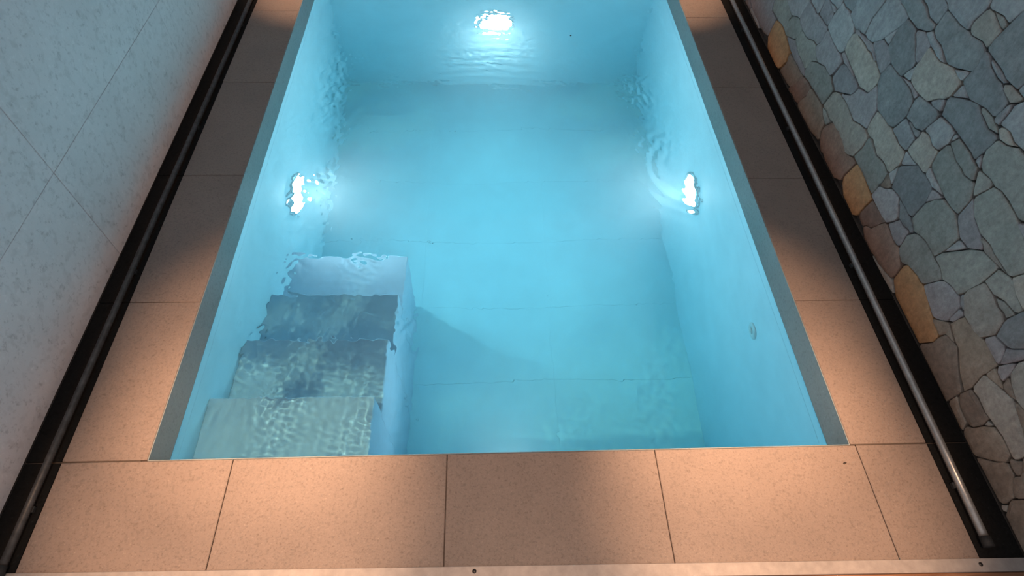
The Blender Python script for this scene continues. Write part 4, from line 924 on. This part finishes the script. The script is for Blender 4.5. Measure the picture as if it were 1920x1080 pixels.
p0 2691 1186 2687 1186 2683 1167 2673 1157 2632 1138 2598 1132 2592 1098 2567 1058 2565 1050 2569 1039 2585 1035 2667 1058 2670 1125 2692 1168
g0 -616 259 -583 253 -498 293 -495 300 -509 351 -518 357 -577 373 -587 372 -609 359 -620 340 -620 270
s0 2122 329 2163 337 2191 364 2218 382 2251 394 2253 403 2249 409 2214 449 2200 455 2177 448 2109 391 2106 381 2110 360
p0 121 2394 128 2363 176 2281 189 2274 245 2260 284 2258 289 2261 301 2279 344 2321 355 2355 357 2396 350 2400 130 2400
s0 -616 1708 -560 1740 -515 1830 -521 1849 -539 1861 -561 1884 -611 1914 -617 1912 -620 1905 -620 1715
d0 3255 260 3245 265 3205 250 3168 247 3160 240 3153 218 3186 171 3210 165 3239 176 3255 205 3259 246
d0 1838 2397 1837 2372 1887 2312 1893 2293 1917 2252 1930 2215 1959 2204 2020 2190 2045 2190 2056 2194 2058 2203 2047 2242 2038 2258 2016 2331 1990 2395 1980 2400 1845 2400
d0 -257 943 -240 935 -165 935 -149 931 -139 934 -130 985 -139 1041 -155 1045 -190 1035 -232 1032
g0 -615 673 -620 665 -619 561 -584 531 -561 518 -550 535 -553 627 -570 655
d0 2721 211 2745 205 2763 207 2804 241 2816 259 2854 281 2862 293 2865 310 2855 350 2853 388 2815 460 2797 472 2789 471 2707 418 2705 410 2715 360 2715 305 2705 245 2713 218
g0 574 1102 543 1057 528 1027 511 969 516 956 556 918 635 945 657 986 647 1032 624 1074 607 1087
g0 -15 490 -5 485 55 485 77 493 117 518 133 532 140 565 138 588 127 597 100 605 75 610 41 609 11 569 -22 542 -25 530
d0 2067 398 2069 404 2060 430 2063 483 2020 535 2012 538 1988 502 1975 460 1991 406 1999 399 2015 395
s0 2853 2395 2845 2400 2590 2400 2583 2397 2581 2391 2590 2340 2600 2310 2610 2305 2635 2305 2685 2295 2699 2301 2721 2324 2783 2367 2803 2377 2847 2388
g0 2910 540 2917 538 2955 550 2978 552 2988 562 3000 600 2987 632 2972 652 2935 650 2924 641 2911 579 2903 562
g0 2954 6 2947 32 2926 51 2909 74 2809 119 2786 109 2751 74 2739 51 2730 10 2733 3 2740 0 2945 0
g0 -423 1827 -455 1835 -485 1835 -505 1840 -512 1837 -523 1808 -552 1762 -558 1743 -555 1735 -461 1704 -446 1701 -440 1705 -430 1735 -420 1790
g0 2040 750 2011 764 1977 743 1923 722 1916 691 1934 659 1944 656 2005 670 2023 717 2042 743
s0 3298 556 3243 542 3215 530 3170 530 3142 536 3145 450 3160 425 3170 420 3228 422 3286 474 3300 500
t0 3126 314 3125 305 3133 283 3162 247 3217 253 3253 270 3234 304 3213 328 3150 325 3134 321
s0 2337 668 2360 680 2364 686 2360 715 2370 775 2390 840 2386 861 2376 881 2355 890 2335 890 2273 877 2232 863 2224 856 2220 845 2235 775 2237 747 2296 686 2328 668
g0 645 1565 649 1574 630 1630 616 1716 567 1747 558 1747 491 1704 476 1689 472 1677 482 1662 508 1583 515 1575 548 1558 601 1541 622 1548
g0 1890 900 1900 950 1887 1002 1822 1007 1811 1004 1789 971 1785 955 1788 933 1842 922 1883 898
g0 -500 790 -509 784 -523 713 -536 691 -564 664 -568 652 -552 623 -544 616 -460 600 -447 607 -428 664 -467 733 -487 783
p0 151 1376 170 1375 222 1388 278 1422 363 1482 365 1495 355 1545 355 1645 360 1665 356 1676 347 1682 300 1695 260 1700 251 1699 243 1692 217 1623 197 1588 164 1536 117 1488 115 1475 124 1434 143 1383
t0 1993 397 1985 375 1982 332 1987 302 2003 288 2036 276 2051 279 2089 301 2118 327 2106 381 2098 393 2078 398 2060 395
t0 -344 464 -349 459 -354 434 -350 405 -355 385 -348 352 -336 334 -326 331 -306 341 -261 376 -233 404 -241 414 -293 452
g0 -320 283 -341 216 -341 204 -324 181 -310 175 -295 175 -262 187 -252 197 -249 226 -266 244
d0 1216 712 1201 806 1135 820 1128 817 1108 772 1109 764 1135 750 1147 737 1172 732
s0 1216 1153 1170 1165 1134 1162 1129 1156 1117 1113 1082 1038 1062 1008 1055 985 1046 916 1051 906 1077 887 1098 882 1112 888 1173 937 1170 1010 1165 1035 1178 1092
s0 3298 191 3251 192 3237 173 3238 163 3262 117 3293 122 3298 127
g0 -615 1073 -620 1065 -620 835 -613 822 -567 817 -559 829 -545 875 -545 905 -535 975 -541 989 -564 1006 -606 1069
p0 624 1078 647 1032 656 996 661 991 700 990 747 1008 747 1017 734 1039 722 1077 711 1086 660 1090
p0 357 2393 350 2335 354 2324 363 2318 412 2302 495 2285 525 2285 552 2277 562 2283 584 2391 579 2399 370 2400
g0 2914 536 2913 523 2958 438 2978 428 2990 430 3018 482 3017 492 2994 534 2975 550 2955 550 2923 542
t0 1344 1376 1326 1451 1309 1489 1293 1503 1223 1533 1215 1530 1154 1461 1111 1424 1113 1413 1130 1385 1180 1370 1310 1355
d0 787 1188 795 1260 785 1290 690 1315 673 1312 654 1301 650 1290 650 1245 667 1184 695 1185 720 1180
t0 2463 1142 2461 1131 2468 1108 2483 1078 2503 1053 2535 1045 2558 1047 2592 1098 2595 1125 2586 1136 2500 1155 2471 1149
p0 3294 1424 3245 1425 3236 1419 3220 1350 3214 1302 3298 1289 3300 1415
g0 41 616 50 610 75 610 142 593 190 630 194 639 164 674 152 682 125 690 115 685 99 661 44 626
g0 2951 28 2957 28 2984 46 3034 101 3072 168 3071 176 3023 218 2985 220 2944 211 2936 204 2930 180 2930 155 2907 77 2926 51
g0 2700 1178 2693 1172 2672 1133 2670 1065 2674 1054 2683 1048 2713 1033 2723 1032 2780 1055 2785 1065 2785 1085 2771 1136 2759 1159 2747 1167
g0 2202 562 2241 516 2255 510 2315 500 2357 513 2365 525 2352 592 2343 613 2324 637 2298 627 2274 606 2237 583 2208 572
p0 1069 1208 1108 1337 1127 1378 1127 1387 1105 1430 1051 1471 1004 1519 998 1523 988 1522 946 1494 886 1429 881 1416 887 1392 921 1346 959 1304 1009 1219 1040 1210
s0 98 857 96 866 87 872 10 905 -2 902 -19 889 -38 855 18 818 27 818
g0 -468 278 -475 265 -488 172 -452 143 -440 140 -407 147 -400 160 -403 197 -422 223 -436 264 -458 277
p0 1899 551 1918 567 1934 651 1932 662 1914 684 1851 684 1845 675 1847 587 1876 561
g0 204 2119 176 2131 98 2147 86 2139 63 2112 53 2092 48 2056 153 2013 168 2012 187 2033 201 2064 205 2080
g0 3297 853 3300 860 3300 980 3297 987 3290 990 3250 985 3195 970 3187 947 3218 853 3270 855 3290 850
d0 -129 944 -137 937 -163 843 -162 833 -156 824 -112 793 -85 787 -78 793 -59 834 -41 851 -42 858 -82 918 -88 942
p0 3078 452 3075 445 3078 403 3091 381 3124 348 3144 361 3152 373 3165 410 3162 422 3143 443 3115 450
g0 238 735 222 772 194 807 160 805 132 798 92 748 92 742 122 692 128 692 158 712 232 728
d0 -145 1045 -133 1043 -74 1059 -44 1134 -40 1150 -45 1160 -91 1179 -102 1177 -110 1170 -121 1141 -133 1088 -142 1072 -147 1052
s0 2795 945 2788 934 2785 905 2791 881 2817 862 2839 854 2865 850 2875 855 2886 879 2895 915 2887 937 2870 940 2851 936 2804 949
g0 1628 904 1667 892 1708 873 1717 873 1755 890 1763 915 1726 951 1700 985 1691 989
d0 1094 872 1056 844 1033 806 1093 773 1104 771 1117 788 1125 815
t0 2513 638 2528 637 2589 681 2644 731 2650 745 2647 772 2639 784 2589 834 2560 850 2541 844 2530 825 2535 775 2516 694 2498 657 2501 646
s0 3298 121 3269 116 3256 109 3222 68 3224 59 3269 39 3285 35 3297 38 3300 45
g0 3091 719 3105 755 3102 767 3059 834 3038 853 3009 846 3000 840 2973 787 2963 762 2964 754 3032 707 3050 705
p0 948 2038 963 2018 1000 2010 1045 2010 1096 2019 1116 2029 1147 2073 1153 2093 1121 2131 1072 2167 1052 2173 1031 2154 1004 2116 981 2094 958 2062
g0 -615 87 -589 99 -559 149 -543 166 -548 187 -581 244 -592 253 -613 257 -618 256 -620 250 -620 95
t1 711 2 670 5 590 25 573 22 539 3 545 0
g0 1336 991 1345 985 1365 985 1397 977 1479 943 1508 962 1537 973 1563 1033 1553 1043 1503 1058 1482 1072 1473 1072 1447 1058 1375 1040 1351 1039 1344 1031
g0 1263 1178 1335 1175 1355 1180 1380 1180 1433 1192 1438 1197 1440 1225 1435 1245 1440 1265 1438 1283 1414 1314 1396 1326 1384 1344 1358 1368 1332 1368 1312 1348 1302 1303 1263 1192
t0 2556 851 2584 866 2622 906 2615 935 2615 975 2607 987 2585 990 2569 986 2518 962 2513 956 2526 936 2549 859
g0 -614 1076 -598 1078 -586 1086 -534 1129 -506 1146 -467 1182 -465 1190 -471 1204 -504 1236 -530 1275 -548 1287 -585 1290 -614 1284 -619 1279 -620 1085
d0 8 909 58 883 93 868 102 868 149 911 152 919 88 968 70 970 24 951 13 932
t0 -356 351 -350 360 -355 385 -350 405 -354 431 -351 464 -358 472 -370 475 -405 475 -428 468 -436 456 -440 435 -437 423 -413 387 -408 372 -387 358
s0 2320 500 2315 490 2315 445 2307 407 2358 368 2393 348 2408 347 2442 393 2457 423 2458 433 2414 479 2367 512 2349 511
s0 -576 374 -511 356 -478 403 -473 424 -493 437 -543 448 -572 397
g0 2558 261 2436 234 2428 227 2428 208 2441 186 2456 171 2477 157 2497 158 2518 172 2553 187 2560 225
g0 -483 4 -489 26 -583 92 -602 92 -619 79 -620 10 -614 1 -490 0
t0 384 1856 386 1871 362 1942 339 1979 309 2007 301 2004 284 1981 256 1959 244 1941 217 1918 219 1894 229 1864 238 1853 310 1845 330 1850 370 1850
s0 -328 282 -333 283 -348 273 -427 257 -429 251 -422 223 -405 200 -396 196 -344 209 -325 270
g0 -39 1924 -47 1917 -92 1822 -95 1810 -92 1783 -59 1726 -34 1701 -13 1687 33 1692 78 1737 99 1864 62 1887 -3 1917
t0 -503 1437 -380 1377 -343 1428 -317 1490 -363 1527 -388 1537 -418 1557 -433 1558 -503 1443
p0 2705 1835 2711 1831 2722 1833 2777 1858 2879 1921 2881 1931 2797 1997 2711 1994 2706 1989 2692 1923 2695 1865
p0 2962 1208 2954 1201 2950 1190 2950 1100 2955 1080 2950 1040 2956 1006 2964 999 2995 990 3028 992 3119 1086 3125 1100 3122 1112 3099 1154 3057 1182 3002 1202
g0 2782 886 2793 868 2800 845 2795 795 2859 759 2866 759 2880 805 2872 842 2864 849 2817 862
d0 3199 799 3168 792 3121 764 3105 750 3093 722 3093 713 3134 659 3156 621 3182 628 3224 656 3249 686 3247 697 3228 728 3206 791
p0 2922 647 2915 650 2847 633 2833 617 2823 597 2824 589 2853 573 2899 561 2905 565 2911 579 2924 641
d0 2998 1639 3057 1617 3106 1576 3118 1572 3136 1584 3169 1626 3199 1646 3202 1657 3169 1702 3125 1695 3035 1710 3024 1701
s0 -422 4 -415 0 -340 0 -333 3 -332 8 -340 35 -368 52 -378 53
p0 2447 1613 2443 1633 2429 1654 2396 1686 2379 1714 2314 1784 2300 1790 2240 1800 2215 1800 2195 1805 2178 1802 2170 1770 2172 1762 2261 1666 2309 1649 2351 1641 2424 1614 2440 1610
p1 2398 4 2405 0 2491 2 2486 51 2479 59 2468 57 2439 31 2408 27 2401 19
g0 1592 1567 1580 1570 1560 1565 1480 1565 1456 1559 1451 1554 1445 1530 1443 1478 1489 1444 1531 1396 1554 1406 1593 1442 1597 1542
p0 1722 792 1747 798 1781 814 1790 820 1802 843 1803 853 1799 859 1767 887 1744 886 1712 868 1706 841 1713 803
g0 3294 1614 3283 1607 3252 1543 3212 1488 3213 1468 3237 1427 3290 1425 3299 1431 3300 1605
d0 1489 1969 1476 2001 1451 2021 1390 2030 1360 2030 1315 2040 1304 2036 1298 2027 1287 2003 1257 1958 1257 1952 1276 1916 1298 1853 1308 1843 1325 1840 1337 1843 1379 1871 1444 1921 1484 1956
d0 -615 553 -620 545 -620 465 -617 458 -611 456 -579 469 -566 514 -569 521
s0 786 1184 778 1177 775 1165 791 1126 800 1090 802 1052 823 1038 889 1016 897 1023 903 1043 879 1079 860 1095 848 1113 820 1170 812 1177
g0 2177 454 2133 493 2125 495 2090 485 2071 484 2066 479 2060 450 2063 418 2078 398 2112 393 2149 421 2174 446
t0 219 458 254 486 265 510 282 526 250 563 221 544 198 517 197 507 208 493
d0 1696 2398 1580 2400 1573 2397 1560 2335 1557 2289 1597 2303 1669 2341 1697 2393
t0 1805 850 1792 817 1809 799 1825 770 1832 768 1876 794 1879 801 1876 816 1862 847 1820 855
s0 3128 323 3185 325 3216 334 3242 366 3224 399 3221 418 3175 420 3168 417 3152 373 3144 361 3122 343
g0 -137 2128 -88 2138 2 2173 44 2196 52 2219 44 2229 -18 2267 -63 2287 -75 2290 -92 2287 -101 2281 -106 2271 -120 2200 -139 2134
p0 1713 2198 1720 2195 1745 2200 1785 2195 1818 2198 1873 2187 1919 2211 1925 2225 1917 2252 1893 2293 1887 2312 1849 2359 1836 2367 1804 2326 1771 2299 1761 2284 1735 2270
g0 854 881 847 907 814 954 773 978 764 971 757 943 725 890 733 868 746 853 793 887 805 890 846 876
g0 1464 1178 1479 1074 1514 1054 1553 1043 1560 1045 1565 1060 1560 1080 1560 1140 1551 1161 1525 1170 1470 1180
g1 2400 15 2395 23 2270 20 2238 17 2223 4 2230 0 2385 0 2396 4
g0 1057 1002 1020 1005 999 996 957 938 958 928 975 895 991 894 1022 903 1041 914 1050 935
s0 238 729 248 693 261 671 288 653 315 645 325 650 341 679 367 711 359 729 319 767 272 743 248 737
g0 -615 1488 -620 1480 -619 1291 -610 1285 -585 1290 -549 1288 -543 1293 -528 1328 -505 1425 -507 1438 -519 1446 -578 1467
p0 2788 928 2776 936 2745 945 2722 943 2682 903 2683 883 2690 870 2700 865 2715 865 2772 883 2783 892
g0 -294 88 -339 116 -347 117 -366 106 -372 97 -379 61 -372 53 -344 38 -335 55
s0 3040 477 3046 484 3063 542 3082 571 3032 597 3005 603 2999 596 2983 548 3002 522 3020 485
s0 355 865 360 885 343 948 304 1004 286 1017 236 969 211 939 207 922 238 868 246 861 322 848
d0 3295 288 3268 277 3257 268 3255 200 3261 191 3285 190 3298 197 3300 280
t0 -291 721 -295 705 -290 685 -290 645 -274 581 -221 549 -170 535 -159 539 -141 566 -150 675 -156 689 -188 712 -225 725 -280 725
g0 2003 856 1955 855 1946 849 1938 802 1919 781 1915 770 1917 747 1926 726 1946 729 1987 748 2008 767 2010 785 2005 805
t0 1473 2003 1487 2003 1499 2011 1546 2054 1556 2069 1614 2111 1663 2157 1660 2165 1596 2206 1539 2269 1447 2243 1435 2215 1435 2110 1454 2029
s0 71 2398 -120 2400 -127 2397 -130 2390 -122 2368 -104 2341 -89 2326 -76 2321
g0 2178 887 2182 906 2169 924 2099 984 2089 999 2063 1023 2051 1019 1992 963 1990 950 1998 923 2027 887 2080 890 2160 880 2173 882"""
wr = box_obj('wall_right', (WR + .020, WR + .15, YN - .4, YF + .1, -.16, HW), M_JOINT)
tag(wr, 'wall clad in irregular grey slate and rust brown flagstones', 'wall', kind='structure')

def inset(P, d):
    n = len(P)
    out = []
    for i in range(n):
        a, b, c = P[i - 1], P[i], P[(i + 1) % n]
        e1 = (b - a); e2 = (c - b)
        l1 = max(1e-6, e1.length); l2 = max(1e-6, e2.length)
        n1 = Vector((-e1.y, e1.x)) / l1; n2 = Vector((-e2.y, e2.x)) / l2
        m = n1 + n2
        q = m.dot(m)
        if q < .25: m = m.normalized() if m.length > 1e-6 else n1
        else: m = m * (2.0 / q)
        if m.length > 1.8: m = m.normalized() * 1.8
        out.append(b + m * d)
    return out

def stone_geo(pts, rg):
    P = [Vector((pts[i] / 1000.0, pts[i + 1] / 1000.0)) for i in range(0, len(pts), 2)]
    area = sum(P[i - 1].x * P[i].y - P[i].x * P[i - 1].y for i in range(len(P)))
    if area < 0: P.reverse()
    j = rg.uniform(.0007, .0019)
    size = math.sqrt(abs(area) / 2)
    A = inset(P, j)
    B = inset(P, j + min(.0018, size * .03))
    Cc = inset(P, j + min(.012, size * .16))
    n = len(P)
    cx = sum(v.x for v in P) / n; cy = sum(v.y for v in P) / n
    tx, ty = rg.uniform(-.035, .035), rg.uniform(-.035, .035)
    off = rg.uniform(-.003, .003)
    face = lambda v, e: WR + off + tx * (v.x - cx) + ty * (v.y - cy) + e
    V = [(WR + .024, v.x, v.y) for v in A]
    V += [(face(v, .0035 + rg.uniform(-.001, .001)), v.x, v.y) for v in A]
    V += [(face(v, .0015 + rg.uniform(-.0006, .0006)), v.x, v.y) for v in B]
    V += [(face(v, rg.uniform(-.0010, .0004)), v.x, v.y) for v in Cc]
    Fs = []
    for r in range(3):
        for i in range(n):
            k = (i + 1) % n
            Fs.append((r * n + i, r * n + k, (r + 1) * n + k, (r + 1) * n + i))
    Fs.append(tuple(3 * n + i for i in range(n)))
    return V, Fs

rg = random.Random(5)
rest = {}
for line in STONES.strip().split('\n'):
    tk = line.split()
    V, Fs = stone_geo(list(map(int, tk[1:])), rg)
    if tk[0][1] == '1':
        me = bpy.data.meshes.new('stone')
        me.from_pydata(V, [], [f[::-1] for f in Fs])
        bm = bmesh.new(); bm.from_mesh(me)
        bmesh.ops.triangulate(bm, faces=[f for f in bm.faces if len(f.verts) > 4])
        bm.to_mesh(me); bm.free()
        link('stone', me, M_STONE[tk[0][0]], wr)
    else:
        a, b = rest.setdefault(tk[0][0], ([], []))
        o = len(a)
        a.extend(V); b.extend([tuple(o + i for i in f[::-1]) for f in Fs])
me = bpy.data.meshes.new('stone_cladding')
allv, allf, mi = [], [], []
for q, (k, (a, b)) in enumerate(rest.items()):
    o = len(allv)
    allv += a; allf += [tuple(o + i for i in f) for f in b]; mi += [q] * len(b)
    me.materials.append(M_STONE[k])
me.from_pydata(allv, [], allf)
me.polygons.foreach_set('material_index', mi)
so = link('stone_cladding', me, None, wr)
so['kind'] = 'stuff'

# ------------------------------------------------------------------ pipes along the feet of the walls
def pipe(name, x0, x1, y0, y1, z, r, mat, label):
    root = empty(name, (x0, y0, 0))
    tag(root, label, 'pipe', 'pipes along the walls')
    inv = Matrix.Translation((-x0, -y0, 0))
    def add(n, me, m):
        o = link(n, me, m, root); o.matrix_parent_inverse = inv; return o
    pts = []
    for i in range(13):
        t = i / 12
        pts.append((x0 + (x1 - x0) * t + rnd.uniform(-.0008, .0008), y0 + (y1 - y0) * t, z + rnd.uniform(-.0005, .0005)))
    add('tube', tube_mesh('tube', pts, r), mat)
    dx = (x1 - x0) / (y1 - y0)
    sg = 1 if x0 > 0 else -1           # added glowing line, hidden behind the tube to warm the foot of the wall
    bml = bmesh.new()
    ox, oz = sg * (r + .0016) * math.cos(R(28)), z - (r + .0016) * math.sin(R(28))
    h = .0016
    v = [bml.verts.new(p) for p in ((x0 + ox - h, y0 + .02, oz - h), (x1 + ox - h, y1, oz - h), (x1 + ox + h, y1, oz - h), (x0 + ox + h, y0 + .02, oz - h),
                                    (x0 + ox - h, y0 + .02, oz + h), (x1 + ox - h, y1, oz + h), (x1 + ox + h, y1, oz + h), (x0 + ox + h, y0 + .02, oz + h))]
    for f in ((0, 1, 2, 3), (4, 5, 6, 7), (0, 1, 5, 4), (2, 3, 7, 6), (1, 2, 6, 5), (0, 3, 7, 4)):
        bml.faces.new([v[i] for i in f])
    add('added_glow_line', bm_mesh(bml, 'added_glow_line'), M_LINE)
    add('end_collar', tube_mesh('end_collar', [(x0 - dx * .004, y0 - .004, z), (x0 + dx * .022, y0 + .022, z)], r * 1.22), M_CLIP)
    for yc in (y0 + .16, .66, 1.42, 2.2, 2.95):
        xc = x0 + dx * (yc - y0)
        bmc = bmesh.new()
        box(bmc, xc - r * 1.5, xc + r * 1.3, yc - .008, yc + .008, 0.0006, z - r * .3, .001)
        add('support_clip', bm_mesh(bmc, 'support_clip'), M_CLIP)
    return root
pipe('wall_pipe', 1.277, 1.306, YN + .012, YF - .02, .017, .0115, M_PIPE, 'slim grey metal pipe along the foot of the stone wall')
pipe('wall_pipe', -1.262, -1.258, YN + .012, YF - .02, .014, .0100, M_PIPE_D, 'dark weathered pipe along the foot of the grey tiled wall')

# ------------------------------------------------------------------ underwater lamps
ring_me = lathe_mesh('trim_ring', [(.106, .0), (.128, .0), (.128, .008), (.120, .014), (.106, .014), (.106, .0)])
LENS = [(.106, .004), (.104, .012), (.088, .022), (.06, .030), (.025, .034), (0, .035)]
screw_me = lathe_mesh('ring_screw', [(.0, .017), (.004, .017), (.004, .010)], 10)
def pool_lamp(loc, normal, label, dim=1.0):
    root = empty('pool_lamp', loc)
    root.rotation_euler = Vector(normal).to_track_quat('Z', 'Y').to_euler()
    tag(root, label, 'lamp', 'underwater lamps')
    link('trim_ring', ring_me, M_STEEL, root)
    link('lens', lathe_mesh('lens', LENS), M_LAMP if dim == 1.0 else M_LAMP_DIM, root)
    ld = bpy.data.lights.new('pool_lamp_beam', 'SPOT')
    ld.energy = POOL_LAMP_WATTS * dim
    ld.color = POOL_LAMP_RGB
    ld.spot_size = R(140)
    ld.spot_blend = .9
    ld.shadow_soft_size = .03
    lo = bpy.data.objects.new('beam', ld)
    lo.parent = root
    lo.location = (0, 0, .045)
    lo.rotation_euler = (math.pi, 0, 0)
    COL.objects.link(lo)
    for k in range(3):
        s = link('ring_screw', screw_me, M_STEEL, root)
        a = R(90 + 120 * k)
        s.location = (.117 * math.cos(a), .117 * math.sin(a), 0)
pool_lamp((PX0, 1.52, -.725), (1, 0, 0), 'glowing white pool lamp in the basin wall towards the grey tiled wall')
pool_lamp((PX1, 1.52, -.725), (-1, 0, 0), 'glowing white pool lamp in the basin wall towards the stone wall')
pool_lamp((.024, PY0, -.735), (0, 1, 0), 'glowing pool lamp hidden below the front deck edge', .6)
pool_lamp((.024, PY1, -.735), (0, -1, 0), 'glowing white pool lamp centred in the far end of the pool')

# return nozzle in the stone-side basin wall
noz = empty('return_nozzle', (PX1, .597, -.447))
noz.rotation_euler = Vector((-1, 0, 0)).to_track_quat('Z', 'Y').to_euler()
tag(noz, 'small white round water return nozzle in the pool side', 'nozzle')
link('flange', lathe_mesh('flange', [(.012, .0), (.036, .0), (.036, .004), (.030, .008), (.014, .008), (.012, .0)], 28), M_NOZZLE, noz)
link('eyeball', lathe_mesh('eyeball', [(.005, .004), (.012, .006), (.011, .011), (.006, .013), (.005, .004)], 20), M_NOZZLE, noz)

# ------------------------------------------------------------------ threshold trim, screws, timber floor
ROT = -.0142
thr = empty('threshold_trim', (0, YN + .001, 0))
thr.rotation_euler = (0, 0, ROT)
tag(thr, 'pale metal threshold strip with dark screws along the front of the deck', 'trim')
bm = bmesh.new()
box(bm, -1.42, 1.42, -.032, .0, -.012, .004, .0012, 2)
link('strip', bm_mesh(bm, 'strip'), M_ALU, thr)
head = lathe_mesh('screw', [(0, .0062), (.003, .0060), (.0052, .0048), (.0056, .0036)], 18)
for sx in (-1.25, -.087, 1.243):
    s = link('screw', head, M_SCREW, thr)
    s.location = (sx, -.0145 if sx > 0 else -.012, 0)
fi = empty('timber_floor', (0, YN - .0365, 0))
tag(fi, 'reddish brown timber boards in front of the metal threshold strip', 'floor', kind='structure')
fi.rotation_euler = (0, 0, ROT)
for k in range(9):
    y1 = .0045 - k * .122
    bmw = bmesh.new()
    box(bmw, -1.42, 1.42, y1 - .120, y1, -.03, -.003, .0015)
    link('plank', bm_mesh(bmw, 'plank'), M_WOOD, fi)

# ------------------------------------------------------------------ little things
def crumb(name, loc, size, label, cat, seed):
    q = random.Random(seed)
    bmc = bmesh.new()
    bmesh.ops.create_icosphere(bmc, subdivisions=2, radius=1.0)
    for v in bmc.verts:
        k = q.uniform(.8, 1.15)
        v.co = Vector((v.co.x * size[0] * k, v.co.y * size[1] * k, v.co.z * size[2]))
    o = link(name, bm_mesh(bmc, name), M_LEAF)
    o.location = loc
    o.rotation_euler = (0, 0, q.uniform(0, 3))
    tag(o, label, cat)
crumb('leaf_fragment', (.981, -.055, .0016), (.0055, .0028, .0014), 'tiny dark leaf fragment lying on the deck at the pool corner', 'debris', 1)
crumb('floating_speck', (0.418, 2.332, ZW + .001), (.006, .005, .0015), 'tiny black speck floating on the water below the far lamp', 'debris', 2)
